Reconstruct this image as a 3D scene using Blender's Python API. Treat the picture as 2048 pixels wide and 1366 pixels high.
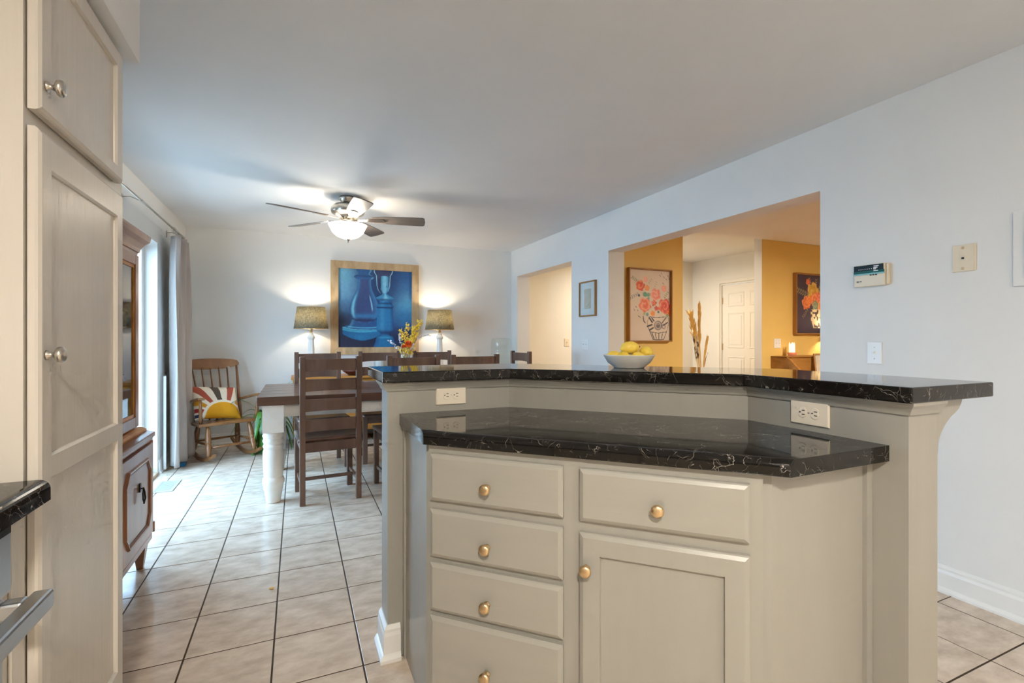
import bpy, bmesh, math, random
import numpy as np
from mathutils import Vector, Matrix
random.seed(7); rng = np.random.default_rng(7)
SC = bpy.context.scene; COL = SC.collection
for o in list(bpy.data.objects): bpy.data.objects.remove(o)
PI = math.pi
# ------------------------------------------------------------------ camera
HC = 1.197; YAW = 0.416652
cam = bpy.data.cameras.new('camera'); cam.sensor_width = 36; cam.lens = 36*972.226/2048
cam.shift_y = -(683-677.352)/2048; cam.clip_start = 0.02
co = bpy.data.objects.new('camera', cam); COL.objects.link(co)
co.location = (0, 0, HC); co.rotation_euler = (PI/2, 0, -YAW); SC.camera = co
# ------------------------------------------------------------------ world, exposure
w = bpy.data.worlds.new('sky'); SC.world = w; w.use_nodes = True
bg = w.node_tree.nodes['Background']; bg.inputs[0].default_value = (0.47, 0.72, 1.0, 1); bg.inputs[1].default_value = 9.0
vs = SC.view_settings; vs.view_transform = 'Standard'; vs.look = 'None'; vs.exposure = 0.97; vs.gamma = 1.0; vs.use_curve_mapping = False
SC.cycles.use_denoising = True; SC.cycles.max_bounces = 6; SC.cycles.diffuse_bounces = 4; SC.cycles.glossy_bounces = 3; SC.cycles.use_adaptive_sampling = True; SC.cycles.adaptive_threshold = .08; SC.cycles.adaptive_min_samples = 12
SC.cycles.transparent_max_bounces = 12; SC.cycles.sample_clamp_indirect = 6.0; SC.cycles.caustics_reflective = False; SC.cycles.caustics_refractive = False
pl = bpy.data.lights.new('door_portal', 'AREA'); pl.shape = 'RECTANGLE'; pl.size = 1.75; pl.size_y = 2.0; pl.cycles.is_portal = True
po = bpy.data.objects.new('door_portal', pl); COL.objects.link(po); po.location = (-1.36, 4.3, 1.04); po.rotation_euler = (PI/2, 0, PI/2*-1)
WARM = (1.0, 0.84, 0.62); SOFT = (1.0, 0.88, 0.72); KIT = (1.0, 0.91, 0.79); LIV = (1.0, .88, .70)
P_KITCHEN, P_FAN, P_LAMP, P_LIVING, P_FOYER, P_DESK = 40, 24, 5.5, 58, 24, 4
# ------------------------------------------------------------------ materials
MATS = {}
def s2l(c):
    return tuple((x/12.92 if x <= .04045 else ((x+.055)/1.055)**2.4) for x in [v/255 for v in c])
def pm(name, c1, c2=None, scale=6, stretch=(1, 1, 1), rough=.5, metal=0, bump=0, bscale=None, bstretch=None, spec=.5, coat=0, detail=4, coords='Object', rnd=False, trans=0, sheen=0, lo=.35, hi=.65, sss=0):
    m = bpy.data.materials.new(name); m.use_nodes = True; nt = m.node_tree; N = nt.nodes; L = nt.links
    b = N['Principled BSDF']; b.inputs['Roughness'].default_value = rough; b.inputs['Metallic'].default_value = metal
    b.inputs['Specular IOR Level'].default_value = spec; b.inputs['Coat Weight'].default_value = coat; b.inputs['Coat Roughness'].default_value = .12
    b.inputs['Transmission Weight'].default_value = trans; b.inputs['Sheen Weight'].default_value = sheen
    b.inputs['Base Color'].default_value = (*c1, 1)
    tc = N.new('ShaderNodeTexCoord')
    def noise(sc, st, det):
        mp = N.new('ShaderNodeMapping'); mp.inputs['Scale'].default_value = st
        L.new(tc.outputs[coords], mp.inputs['Vector'])
        if rnd:
            oi = N.new('ShaderNodeObjectInfo'); cb = N.new('ShaderNodeCombineXYZ'); mu = N.new('ShaderNodeMath'); mu.operation = 'MULTIPLY'; mu.inputs[1].default_value = 37
            L.new(oi.outputs['Random'], mu.inputs[0])
            for k in range(3): L.new(mu.outputs[0], cb.inputs[k])
            L.new(cb.outputs[0], mp.inputs['Location'])
        n = N.new('ShaderNodeTexNoise'); n.inputs['Scale'].default_value = sc; n.inputs['Detail'].default_value = det; n.inputs['Roughness'].default_value = .6
        L.new(mp.outputs[0], n.inputs['Vector']); return n
    if c2 is not None:
        n = noise(scale, stretch, detail); r = N.new('ShaderNodeValToRGB'); r.color_ramp.elements[0].position = lo; r.color_ramp.elements[1].position = hi
        r.color_ramp.elements[0].color = (*c1, 1); r.color_ramp.elements[1].color = (*c2, 1)
        L.new(n.outputs['Fac'], r.inputs[0]); L.new(r.outputs[0], b.inputs['Base Color'])
    if bump:
        n = noise(bscale or scale*4, bstretch or stretch, 3); bp = N.new('ShaderNodeBump'); bp.inputs['Strength'].default_value = bump; bp.inputs['Distance'].default_value = .004
        L.new(n.outputs['Fac'], bp.inputs['Height']); L.new(bp.outputs[0], b.inputs['Normal'])
    MATS[name] = m; return m
def emit(name, c, s, base=(.9, .9, .9)):
    m = pm(name, base, rough=.4); b = m.node_tree.nodes['Principled BSDF']
    b.inputs['Emission Color'].default_value = (*c, 1); b.inputs['Emission Strength'].default_value = s; return m
WALL = pm('wall_paint', (.80, .80, .785), (.78, .78, .765), 3, rough=.55, bump=.03, bscale=220)
CEIL = pm('ceiling_paint', (.79, .81, .83), (.77, .79, .81), 2, rough=.8, bump=.03, bscale=180)
CREAMW = pm('cream_wall', (.80, .77, .69), (.78, .75, .67), 3, rough=.6)
YELLOW = pm('yellow_wall', s2l((238, 205, 124)), s2l((234, 200, 118)), 2, rough=.55)
TRIM = pm('trim_white', (.82, .82, .80), rough=.32)
TILE = pm('floor_tile', s2l((190, 172, 153)), s2l((226, 211, 194)), 9, (1, 1.6, 1), rough=.2, bump=.05, bscale=30, rnd=True, detail=8, lo=.32, hi=.68)
GROUT = pm('grout', s2l((70, 55, 42)), rough=.9)
GREIGE = pm('greige_paint', s2l((164, 162, 154)), s2l((160, 158, 150)), 9, (1, 1, .15), rough=.33, bump=.10, bscale=60, bstretch=(1, 1, .12))
GREIGEH = pm('greige_paint_horizontal', s2l((166, 164, 156)), s2l((162, 160, 152)), 9, (.15, .15, 1), rough=.33, bump=.10, bscale=60, bstretch=(.12, .12, 1))
CREAM = pm('cream_paint', s2l((212, 206, 196)), s2l((208, 201, 190)), 8, (1, 1, .12), rough=.27, bump=.2, bscale=55, bstretch=(1, 1, .06))
BRASS = pm('satin_brass', (.75, .56, .33), rough=.28, metal=1)
NICKEL = pm('brushed_nickel', (.62, .58, .52), rough=.28, metal=1)
STEEL = pm('stainless', (.58, .60, .62), rough=.3, metal=1)
BLACKM = pm('black_metal', (.03, .028, .025), rough=.4, metal=.6)
CHAIRW = pm('espresso_wood', s2l((86, 62, 52)), s2l((112, 84, 69)), 7, (1, 1, .2), rough=.36, bump=.05, bscale=40, coat=.15, rnd=True)
TABLEW = pm('walnut_top', s2l((72, 44, 32)), s2l((104, 68, 48)), 6, (.18, 1.4, 1), rough=.33, bump=.08, bscale=30, bstretch=(.15, 1.4, 1), coat=.2)
WHITEW = pm('white_leg_paint', (.82, .80, .76), (.76, .73, .67), 10, rough=.4, bump=.04)
ROCKW = pm('rocker_maple', s2l((112, 70, 38)), s2l((142, 94, 52)), 8, (1, 1, .25), rough=.32, coat=.25, bump=.03)
HONEY = pm('honey_oak', s2l((170, 108, 44)), s2l((198, 138, 66)), 8, (.2, 1, 1), rough=.4, bump=.05)
HUTCHW = pm('hutch_cherry', s2l((126, 76, 44)), s2l((156, 102, 62)), 7, (1, 1, .2), rough=.3, coat=.3, bump=.03)
HUTCHD = pm('hutch_dark_groove', s2l((84, 40, 20)), rough=.4)
FRAMEW = pm('raw_wood_frame', s2l((176, 144, 104)), s2l((206, 178, 138)), 9, (1, 1, .3), rough=.7, bump=.15, bscale=50)
THINW = pm('thin_wood_frame', s2l((150, 104, 52)), s2l((170, 122, 66)), 9, (1, 1, .3), rough=.5)
GREYW = pm('fan_blade_wood', s2l((118, 108, 100)), s2l((140, 130, 122)), 9, (.15, 1, 1), rough=.5)
DESKW = pm('desk_walnut', s2l((158, 112, 54)), s2l((182, 134, 72)), 8, (.2, 1, 1), rough=.45)
PLASTIC = pm('ivory_plastic', s2l((236, 226, 208)), rough=.35)
WPLASTIC = pm('white_plastic', (.84, .84, .83), rough=.35)
ALMOND = pm('almond_plastic', s2l((228, 214, 188)), rough=.4)
DARK = pm('slot_black', (.01, .01, .01), rough=.6)
TEAL = pm('teal_panel', s2l((6, 86, 80)), rough=.4, spec=.2)
TEALD = pm('dark_teal_panel', s2l((10, 24, 28)), rough=.4, spec=.2)
TEALL = pm('pale_teal_panel', s2l((110, 168, 166)), rough=.3)
CURT = pm('curtain_linen', s2l((184, 174, 168)), s2l((176, 166, 160)), 14, (1, 1, .3), rough=.9, bump=.10, bscale=260, bstretch=(1, 1, 1), sheen=.2)
CERAM = pm('white_ceramic', (.84, .82, .77), rough=.2)
LEMON = pm('lemon_skin', s2l((248, 216, 92)), s2l((242, 206, 74)), 12, rough=.42, bump=.25, bscale=90, rnd=True)
YPET = pm('yellow_petal', s2l((250, 214, 60)), s2l((240, 196, 40)), 20, rough=.6)
WPET = pm('white_petal', (.82, .80, .84), rough=.6)
OPET = pm('orange_petal', s2l((248, 118, 28)), s2l((226, 78, 12)), 14, rough=.55)
STEMG = pm('stem_green', s2l((96, 124, 58)), rough=.6)
TWIG = pm('twig_brown', s2l((112, 90, 62)), rough=.7)
LEAF = pm('leaf_green', s2l((38, 84, 20)), s2l((84, 132, 40)), 5, (1, 1, 1), rough=.4, rnd=True)
TERRA = pm('pot_grey', s2l((176, 178, 176)), rough=.5)
SOIL = pm('soil', (.03, .022, .015), rough=.95)
WHEAT = pm('dried_straw', s2l((206, 162, 84)), s2l((226, 188, 112)), 20, (1, 1, .2), rough=.8)
BARK = pm('birch_bark', s2l((224, 206, 170)), s2l((70, 44, 22)), 16, (1, 1, .35), rough=.7, lo=.5, hi=.58)
DOORW = pm('front_door_paint', (.80, .76, .67), rough=.35)
VENTM = pm('vent_grey', s2l((168, 166, 158)), rough=.45)
BLUEBOX = pm('blue_plastic', s2l((20, 110, 160)), rough=.4)
SALT = emit('salt_glow', (1.0, .45, .22), 0.12, s2l((214, 110, 74)))
GLOWC = emit('candle_glow', (1.0, .72, .42), 0.8, (.85, .7, .55))
BOWLG = emit('fan_bowl_glass', (1.0, .86, .66), 3.0)
CEILG = emit('ceiling_globe_glass', (1.0, .84, .62), 5.0)
WOODFL = pm('oak_floor', s2l((132, 92, 58)), s2l((158, 114, 74)), 5, (.2, 1.5, 1), rough=.4)
DECK = pm('patio_deck', s2l((150, 146, 140)), s2l((128, 124, 118)), 4, (1, .1, 1), rough=.8)
DARKBOWL = pm('dark_wood_bowl', s2l((70, 26, 14)), s2l((96, 40, 22)), 10, rough=.35)
RIBBED = pm('ribbed_canister', s2l((214, 208, 196)), s2l((150, 152, 150)), 30, (1, 1, .02), rough=.4)
PAPER = pm('print_paper', (.80, .80, .79), rough=.5)
PAPERI = pm('print_sketch', s2l((214, 206, 190)), s2l((196, 186, 166)), 12, rough=.6)
CRUMB = pm('crumb', s2l((226, 190, 130)), rough=.8)
def glass(name, tint=(1, 1, 1), ior=1.45, mixin=0):
    m = bpy.data.materials.new(name); m.use_nodes = True; nt = m.node_tree; N = nt.nodes; L = nt.links; N.clear()
    o = N.new('ShaderNodeOutputMaterial'); mx = N.new('ShaderNodeMixShader'); t = N.new('ShaderNodeBsdfTransparent'); g = N.new('ShaderNodeBsdfGlossy'); f = N.new('ShaderNodeFresnel')
    f.inputs[0].default_value = ior; t.inputs[0].default_value = (*tint, 1); g.inputs['Roughness'].default_value = .02
    ge = N.new('ShaderNodeNewGeometry'); iv = N.new('ShaderNodeMath'); iv.operation = 'SUBTRACT'; iv.inputs[0].default_value = 1; L.new(ge.outputs['Backfacing'], iv.inputs[1])
    mu = N.new('ShaderNodeMath'); mu.operation = 'MULTIPLY'; L.new(f.outputs[0], mu.inputs[0]); L.new(iv.outputs[0], mu.inputs[1])
    L.new(mu.outputs[0], mx.inputs[0]); L.new(t.outputs[0], mx.inputs[1]); L.new(g.outputs[0], mx.inputs[2]); L.new(mx.outputs[0], o.inputs[0]); MATS[name] = m; return m
GLASS = glass('window_glass', (.94, .97, .98)); HGLASS = glass('hutch_glass', (.9, .9, .9), 1.7); JUG = glass('jug_glass', (.93, .965, .96), 1.5)
def shade_mat():
    m = bpy.data.materials.new('linen_shade'); m.use_nodes = True; nt = m.node_tree; N = nt.nodes; L = nt.links; N.clear()
    o = N.new('ShaderNodeOutputMaterial'); mx = N.new('ShaderNodeMixShader'); d = N.new('ShaderNodeBsdfDiffuse'); t = N.new('ShaderNodeBsdfTranslucent')
    tc = N.new('ShaderNodeTexCoord'); cols = []
    for st in ((40, 40, 260), (200, 200, 25)):
        mp = N.new('ShaderNodeMapping'); mp.inputs['Scale'].default_value = st; n = N.new('ShaderNodeTexNoise'); n.inputs['Scale'].default_value = 1; n.inputs['Detail'].default_value = 2
        L.new(tc.outputs['Object'], mp.inputs[0]); L.new(mp.outputs[0], n.inputs['Vector']); cols.append(n)
    ad = N.new('ShaderNodeMath'); ad.operation = 'ADD'; L.new(cols[0].outputs['Fac'], ad.inputs[0]); L.new(cols[1].outputs['Fac'], ad.inputs[1])
    r = N.new('ShaderNodeValToRGB'); r.color_ramp.elements[0].position = .7; r.color_ramp.elements[1].position = 1.0
    hv = N.new('ShaderNodeMath'); hv.operation = 'MULTIPLY'; hv.inputs[1].default_value = .85; L.new(ad.outputs[0], hv.inputs[0])
    r.color_ramp.elements[0].color = (*s2l((138, 131, 110)), 1); r.color_ramp.elements[1].color = (*s2l((180, 172, 148)), 1)
    L.new(hv.outputs[0], r.inputs[0]); L.new(r.outputs[0], d.inputs[0]); L.new(r.outputs[0], t.inputs[0])
    mx.inputs[0].default_value = .5; L.new(d.outputs[0], mx.inputs[1]); L.new(t.outputs[0], mx.inputs[2]); L.new(mx.outputs[0], o.inputs[0]); return m
SHADE = shade_mat()
def marble():
    m = pm('black_marble', (.006, .006, .006), rough=.05, spec=.34); nt = m.node_tree; N = nt.nodes; L = nt.links; b = N['Principled BSDF']
    tc = N.new('ShaderNodeTexCoord'); dn = N.new('ShaderNodeTexNoise'); dn.inputs['Scale'].default_value = 9; dn.inputs['Detail'].default_value = 5
    L.new(tc.outputs['Object'], dn.inputs['Vector'])
    mixv = N.new('ShaderNodeVectorMath'); mixv.operation = 'MULTIPLY_ADD'; mixv.inputs[1].default_value = (.11, .11, .11)
    L.new(dn.outputs['Color'], mixv.inputs[0]); L.new(tc.outputs['Object'], mixv.inputs[2])
    outs = []
    for sc, th in ((11, .0042), (24, .0075), (46, .009)):
        v = N.new('ShaderNodeTexVoronoi'); v.feature = 'DISTANCE_TO_EDGE'; v.inputs['Scale'].default_value = sc
        L.new(mixv.outputs[0], v.inputs['Vector'])
        lt = N.new('ShaderNodeMapRange'); lt.inputs[1].default_value = 0; lt.inputs[2].default_value = th; lt.inputs[3].default_value = 1; lt.inputs[4].default_value = 0
        L.new(v.outputs['Distance'], lt.inputs[0])
        mk = N.new('ShaderNodeTexNoise'); mk.inputs['Scale'].default_value = sc*.75; mk.inputs['Detail'].default_value = 3; L.new(tc.outputs['Object'], mk.inputs['Vector'])
        mr = N.new('ShaderNodeMapRange'); mr.inputs[1].default_value = .53; mr.inputs[2].default_value = .63; L.new(mk.outputs['Fac'], mr.inputs[0])
        mu = N.new('ShaderNodeMath'); mu.operation = 'MULTIPLY'; L.new(lt.outputs[0], mu.inputs[0]); L.new(mr.outputs[0], mu.inputs[1]); outs.append(mu)
    mx0 = N.new('ShaderNodeMath'); mx0.operation = 'MAXIMUM'; L.new(outs[0].outputs[0], mx0.inputs[0]); L.new(outs[1].outputs[0], mx0.inputs[1])
    mx = N.new('ShaderNodeMath'); mx.operation = 'MAXIMUM'; L.new(mx0.outputs[0], mx.inputs[0]); L.new(outs[2].outputs[0], mx.inputs[1])
    cm = N.new('ShaderNodeMix'); cm.data_type = 'RGBA'; cm.inputs['A'].default_value = (.010, .009, .008, 1); cm.inputs['B'].default_value = (.66, .61, .53, 1)
    L.new(mx.outputs[0], cm.inputs['Factor']); L.new(cm.outputs['Result'], b.inputs['Base Color'])
    sp = N.new('ShaderNodeTexNoise'); sp.inputs['Scale'].default_value = 260; L.new(tc.outputs['Object'], sp.inputs['Vector'])
    bp = N.new('ShaderNodeBump'); bp.inputs['Strength'].default_value = .012; bp.inputs['Distance'].default_value = .002; L.new(sp.outputs['Fac'], bp.inputs['Height']); L.new(bp.outputs[0], b.inputs['Normal'])
    return m
MARBLE = marble()
def print_mat(name, rough=.5):
    m = pm(name, (1, 1, 1), rough=rough); nt = m.node_tree; a = nt.nodes.new('ShaderNodeVertexColor'); a.layer_name = 'Col'
    nt.links.new(a.outputs['Color'], nt.nodes['Principled BSDF'].inputs['Base Color']); return m
PRINT = print_mat('printed_canvas'); CUSHP = print_mat('printed_cushion', .9)
# ------------------------------------------------------------------ mesh helpers
def B(): return bmesh.new()
def box(bm, x0, x1, y0, y1, z0, z1):
    vs_ = [bm.verts.new((x, y, z)) for z in (z0, z1) for y in (y0, y1) for x in (x0, x1)]
    for f in ((0, 2, 3, 1), (4, 5, 7, 6), (0, 1, 5, 4), (2, 6, 7, 3), (0, 4, 6, 2), (1, 3, 7, 5)): bm.faces.new([vs_[i] for i in f])
    return bm
def bx(*a): return box(B(), *a)
def prism(bm, poly, z0, z1, axis='z'):
    def P(a, b, c): return {'z': (a, b, c), 'y': (a, c, b), 'x': (c, a, b)}[axis]
    lo = [bm.verts.new(P(a, b, z0)) for a, b in poly]; hi = [bm.verts.new(P(a, b, z1)) for a, b in poly]; n = len(poly)
    bm.faces.new(lo[::-1]); bm.faces.new(hi)
    for i in range(n): bm.faces.new([lo[i], lo[(i+1) % n], hi[(i+1) % n], hi[i]])
    return bm
def lathe(bm, prof, seg=24, center=(0, 0, 0), squash=1.0, smooth=True):
    cx, cy, cz = center; rings = []
    for r, z in prof:
        if r < 1e-5: rings.append([bm.verts.new((cx, cy, cz+z))])
        else: rings.append([bm.verts.new((cx+r*math.cos(2*PI*i/seg), cy+r*squash*math.sin(2*PI*i/seg), cz+z)) for i in range(seg)])
    for a, b in zip(rings, rings[1:]):
        for i in range(seg):
            j = (i+1) % seg
            if len(a) == 1 and len(b) == 1: continue
            q = [a[0], b[j], b[i]] if len(a) == 1 else ([a[i], a[j], b[0]] if len(b) == 1 else [a[i], a[j], b[j], b[i]])
            f = bm.faces.new(q); f.smooth = smooth
    return bm
def tube(bm, pts, rad, seg=10, caps=True, flat=1.0):
    pts = [Vector(p) for p in pts]; n = len(pts); rads = rad if hasattr(rad, '__len__') else [rad]*n; rings = []
    up = Vector((0, 0, 1))
    for i, p in enumerate(pts):
        t = (pts[min(i+1, n-1)]-pts[max(i-1, 0)]).normalized()
        a = t.cross(up if abs(t.z) < .95 else Vector((1, 0, 0))).normalized(); b = t.cross(a).normalized()
        rings.append([bm.verts.new(p+a*rads[i]*math.cos(2*PI*k/seg)+b*rads[i]*flat*math.sin(2*PI*k/seg)) for k in range(seg)])
    for a, b in zip(rings, rings[1:]):
        for k in range(seg):
            f = bm.faces.new([a[k], a[(k+1) % seg], b[(k+1) % seg], b[k]]); f.smooth = True
    if caps: bm.faces.new(rings[0][::-1]); bm.faces.new(rings[-1])
    return bm
def offs(path, o, closed=False):
    out = []; n = len(path)
    for i, p in enumerate(path):
        p = Vector(p); ds = []
        if i > 0 or closed: ds.append((p-Vector(path[i-1])).normalized())
        if i < n-1 or closed: ds.append((Vector(path[(i+1) % n])-p).normalized())
        ns = [Vector((-d.y, d.x)) for d in ds]
        m = ns[0] if len(ns) == 1 else (ns[0]+ns[1])/(1+ns[0].dot(ns[1]))
        out.append(p+m*o)
    return out
def sweep(bm, path, prof, closed=False):   # prof: closed polygon of (offset to left of path, z)
    rows = [[bm.verts.new((*q, z)) for q in offs(path, o, closed)] for o, z in prof]; n = len(path); m = len(rows)
    for k in range(m):
        a, b = rows[k], rows[(k+1) % m]
        for i in range(n if closed else n-1):
            j = (i+1) % n; bm.faces.new([a[i], a[j], b[j], b[i]])
    if not closed:
        bm.faces.new([r[0] for r in rows]); bm.faces.new([r[-1] for r in rows][::-1])
    return bm
def quadgrid(bm, fn, nu, nv, smooth=True):
    g = [[bm.verts.new(fn(i/nu, j/nv)) for i in range(nu+1)] for j in range(nv+1)]
    for j in range(nv):
        for i in range(nu):
            f = bm.faces.new([g[j][i], g[j][i+1], g[j+1][i+1], g[j+1][i]]); f.smooth = smooth
    return bm
def wloc(p):
    v = Vector((0, 0, 0))
    while p is not None: v = v+p.location; p = p.parent
    return v
def obj(name, bm, m, parent=None, bevel=0, seg=2, world=False, recalc=True, loc=None, rot=None, solid=0):
    if recalc: bmesh.ops.recalc_face_normals(bm, faces=bm.faces)
    me = bpy.data.meshes.new(name)
    if world and parent is not None: bmesh.ops.translate(bm, verts=bm.verts, vec=-wloc(parent))
    elif parent is None and loc is None:
        xs = [v.co for v in bm.verts]; lo = [min(c[k] for c in xs) for k in range(3)]; hi = [max(c[k] for c in xs) for k in range(3)]
        loc = Vector(((lo[0]+hi[0])/2, (lo[1]+hi[1])/2, lo[2])); bmesh.ops.translate(bm, verts=bm.verts, vec=-loc)
    bm.to_mesh(me); bm.free(); me.materials.append(m)
    o = bpy.data.objects.new(name, me); COL.objects.link(o)
    if parent: o.parent = parent
    if loc is not None: o.location = loc
    if rot is not None: o.rotation_euler = rot
    if bevel:
        bv = o.modifiers.new('bevel', 'BEVEL'); bv.width = bevel; bv.segments = seg; bv.limit_method = 'ANGLE'; bv.angle_limit = .6
    if solid:
        sm = o.modifiers.new('solid', 'SOLIDIFY'); sm.thickness = solid; sm.offset = 0
    return o
def tag(o, label, cat, group=None, kind=None):
    o['label'] = label; o['category'] = cat
    if group: o['group'] = group
    if kind: o['kind'] = kind
    return o
def thing(name, label, cat, loc=(0, 0, 0), rz=0, group=None):
    o = bpy.data.objects.new(name, None); COL.objects.link(o); o.location = loc; o.rotation_euler = (0, 0, rz); o.empty_display_size = .05
    return tag(o, label, cat, group)
def struct(name, bm, m, bevel=0, parent=None):
    o = obj(name, bm, m, parent, bevel, world=parent is not None)
    if parent is None: o['kind'] = 'structure'
    return o
def dup(root, loc, rz, label, group=None, parent=None):
    r = root.copy(); COL.objects.link(r)
    if parent is None: r.location = loc; r.rotation_euler = (0, 0, rz); r['label'] = label
    else: r.parent = parent
    if group: r['group'] = group
    for ch in root.children: dup(ch, None, None, None, None, r)
    return r
def lamp_light(name, parent, loc, power, color, size=.04, kind='POINT', rot=None):
    l = bpy.data.lights.new(name, kind); l.energy = power; l.color = color
    if kind == 'POINT': l.shadow_soft_size = size
    else: l.shape = 'DISK'; l.size = size
    o = bpy.data.objects.new(name, l); COL.objects.link(o); o.parent = parent; o.location = loc
    if rot: o.rotation_euler = rot
    return o
# ------------------------------------------------------------------ room shell
XL, XR, YB, YF, ZC = -1.1235, 2.803, 6.364, -2.4, 2.44
XL2, XR2 = -1.31, 2.99
OP1, OP2, OPH = (4.693, 6.148), (1.873, 3.988), 2.063
DY0, DY1, DH = 3.40, 5.20, 2.06
YY = 4.29; XD = 6.2; XE = 8.2
bm = B(); box(bm, XR, XR2, YF, OP2[0], 0, ZC); box(bm, XR, XR2, OP2[1], OP1[0], 0, ZC); box(bm, XR, XR2, OP1[1], YB, 0, ZC)
box(bm, XR, XR2, OP2[0], OP2[1], OPH, ZC); box(bm, XR, XR2, OP1[0], OP1[1], OPH, ZC); struct('wall_right', bm, WALL)
struct('wall_back', bx(XL2, XR2, YB, YB+.14, 0, ZC), WALL)
struct('wall_hall', bx(XR2, XD, YB, YB+.14, 0, 2.5), CREAMW)
bm = B(); box(bm, XL2, XL, YF, DY0, 0, ZC); box(bm, XL2, XL, DY1, YB, 0, ZC); box(bm, XL2, XL, DY0, DY1, DH, ZC); struct('wall_left', bm, WALL)
struct('wall_front', bx(XL2, XR2, YF-.14, YF, 0, ZC), WALL)
struct('ceiling', bx(XL2, XR2, YF-.14, YB+.14, ZC, ZC+.12), CEIL)
struct('wall_living_left', bx(XR2, 4.032, YY, YY+.11, 0, 2.6), YELLOW)
bm = bx(5.312, XE, YY, YY+.11, 0, 2.6); o = struct('wall_living_right', bm, YELLOW)
o.data.materials.append(WALL)
for p in o.data.polygons:
    if p.normal.x < -.9: p.material_index = 1
struct('wall_living_side', bx(XE, XE+.1, -1.5, YY, 0, ZC), YELLOW)
struct('wall_living_front', bx(XR2, XE+.1, -1.6, -1.5, 0, ZC), WALL)
struct('ceiling_living', bx(XR2, XE+.1, -1.6, YY+.02, ZC, ZC+.1), CEIL)
struct('ceiling_foyer', bx(XR2, XD+.14, YY+.02, YB+.14, ZC+.06, ZC+.16), CEIL)
bm = B(); box(bm, XD, XD+.14, YY+.11, 4.80, 0, 2.5); box(bm, XD, XD+.14, 5.77, YB, 0, 2.5); box(bm, XD, XD+.14, 4.80, 5.77, 2.07, 2.5); struct('wall_foyer', bm, CREAMW)
struct('floor_living', bx(XR2, XE+.1, -1.6, YB+.14, -.06, 0), WOODFL)
struct('patio', bx(-7, XL2, -2, 11, -.16, -.05), DECK)
# floor tiles
TS = .3053; TX = -.6928; TY = 1.8499
fl = bx(XL2+.03, XR2, YF, YB, -.06, -.0012); FLOOR = obj('floor', fl, GROUT); FLOOR['kind'] = 'structure'
tb = B(); e = .0028; h = TS/2-e
prism(tb, [(-h, -h), (h, -h), (h, h), (-h, h)], -.004, 0)
top = [ed for ed in tb.edges if all(abs(v.co.z) < 1e-6 for v in ed.verts)]
bmesh.ops.bevel(tb, geom=top, offset=.0015, segments=1, affect='EDGES')
tme = bpy.data.meshes.new('tile'); bmesh.ops.recalc_face_normals(tb, faces=tb.faces); tb.to_mesh(tme); tb.free(); tme.materials.append(TILE)
rest = B(); ntile = 0; SIN, COS = math.sin(YAW), math.cos(YAW)
for i in range(-2, 12):
    for j in range(-14, 15):
        x, y = TX+(i+.5)*TS, TY+(j+.5)*TS
        x0, x1, y0, y1 = max(x-h, XL), min(x+h, XR), max(y-h, YF), min(y+h, YB)
        if x1-x0 < .02 or y1-y0 < .02: continue
        d = x*SIN+y*COS; r = x*COS-y*SIN
        full = x1-x0 > 2*h-1e-4 and y1-y0 > 2*h-1e-4
        u = 1024+972*r/d if d > .3 else -9999; v = 677+972*HC/d if d > .3 else 9999
        seen = -120 < u < 2200 and v < 1560 and (u < 830 or (u > 1840 and v > 1150))
        if full and seen and ntile < 290:
            o = bpy.data.objects.new('tile', tme); COL.objects.link(o); o.parent = FLOOR; o.location = Vector((x, y, 0))-FLOOR.location; ntile += 1
        elif seen and not full and ntile < 290:
            o = obj('tile', bx(x0, x1, y0, y1, -.004, 0), TILE, FLOOR, world=True); ntile += 1
        else: box(rest, x0, x1, y0, y1, -.004, 0)
o = obj('tile_field', rest, TILE, FLOOR, world=True); o['kind'] = 'stuff'
# baseboards
def base_prof(hh=.125, t=.014): return [(0, 0), (t+.012, 0), (t+.012, .010), (t+.004, .022), (t, .024), (t, hh-.035), (t-.004, hh-.022), (t-.004, hh-.012), (.004, hh), (0, hh)]
bm = sweep(B(), [(XR, YF), (XR, OP2[0])], base_prof()); sweep(bm, [(XR, OP2[1]), (XR, OP1[0])], base_prof()); struct('baseboard_right', bm, TRIM)
struct('baseboard_back', sweep(B(), [(XR, YB), (XL, YB)], base_prof()), TRIM)
struct('baseboard_left', sweep(B(), [(XL, YB-.03), (XL, DY1+.002)], base_prof()), TRIM)
# soffit above the pantry run
struct('trim_1', bx(XL, -.454, YF, 1.881, 2.065, ZC), CEIL)
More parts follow.
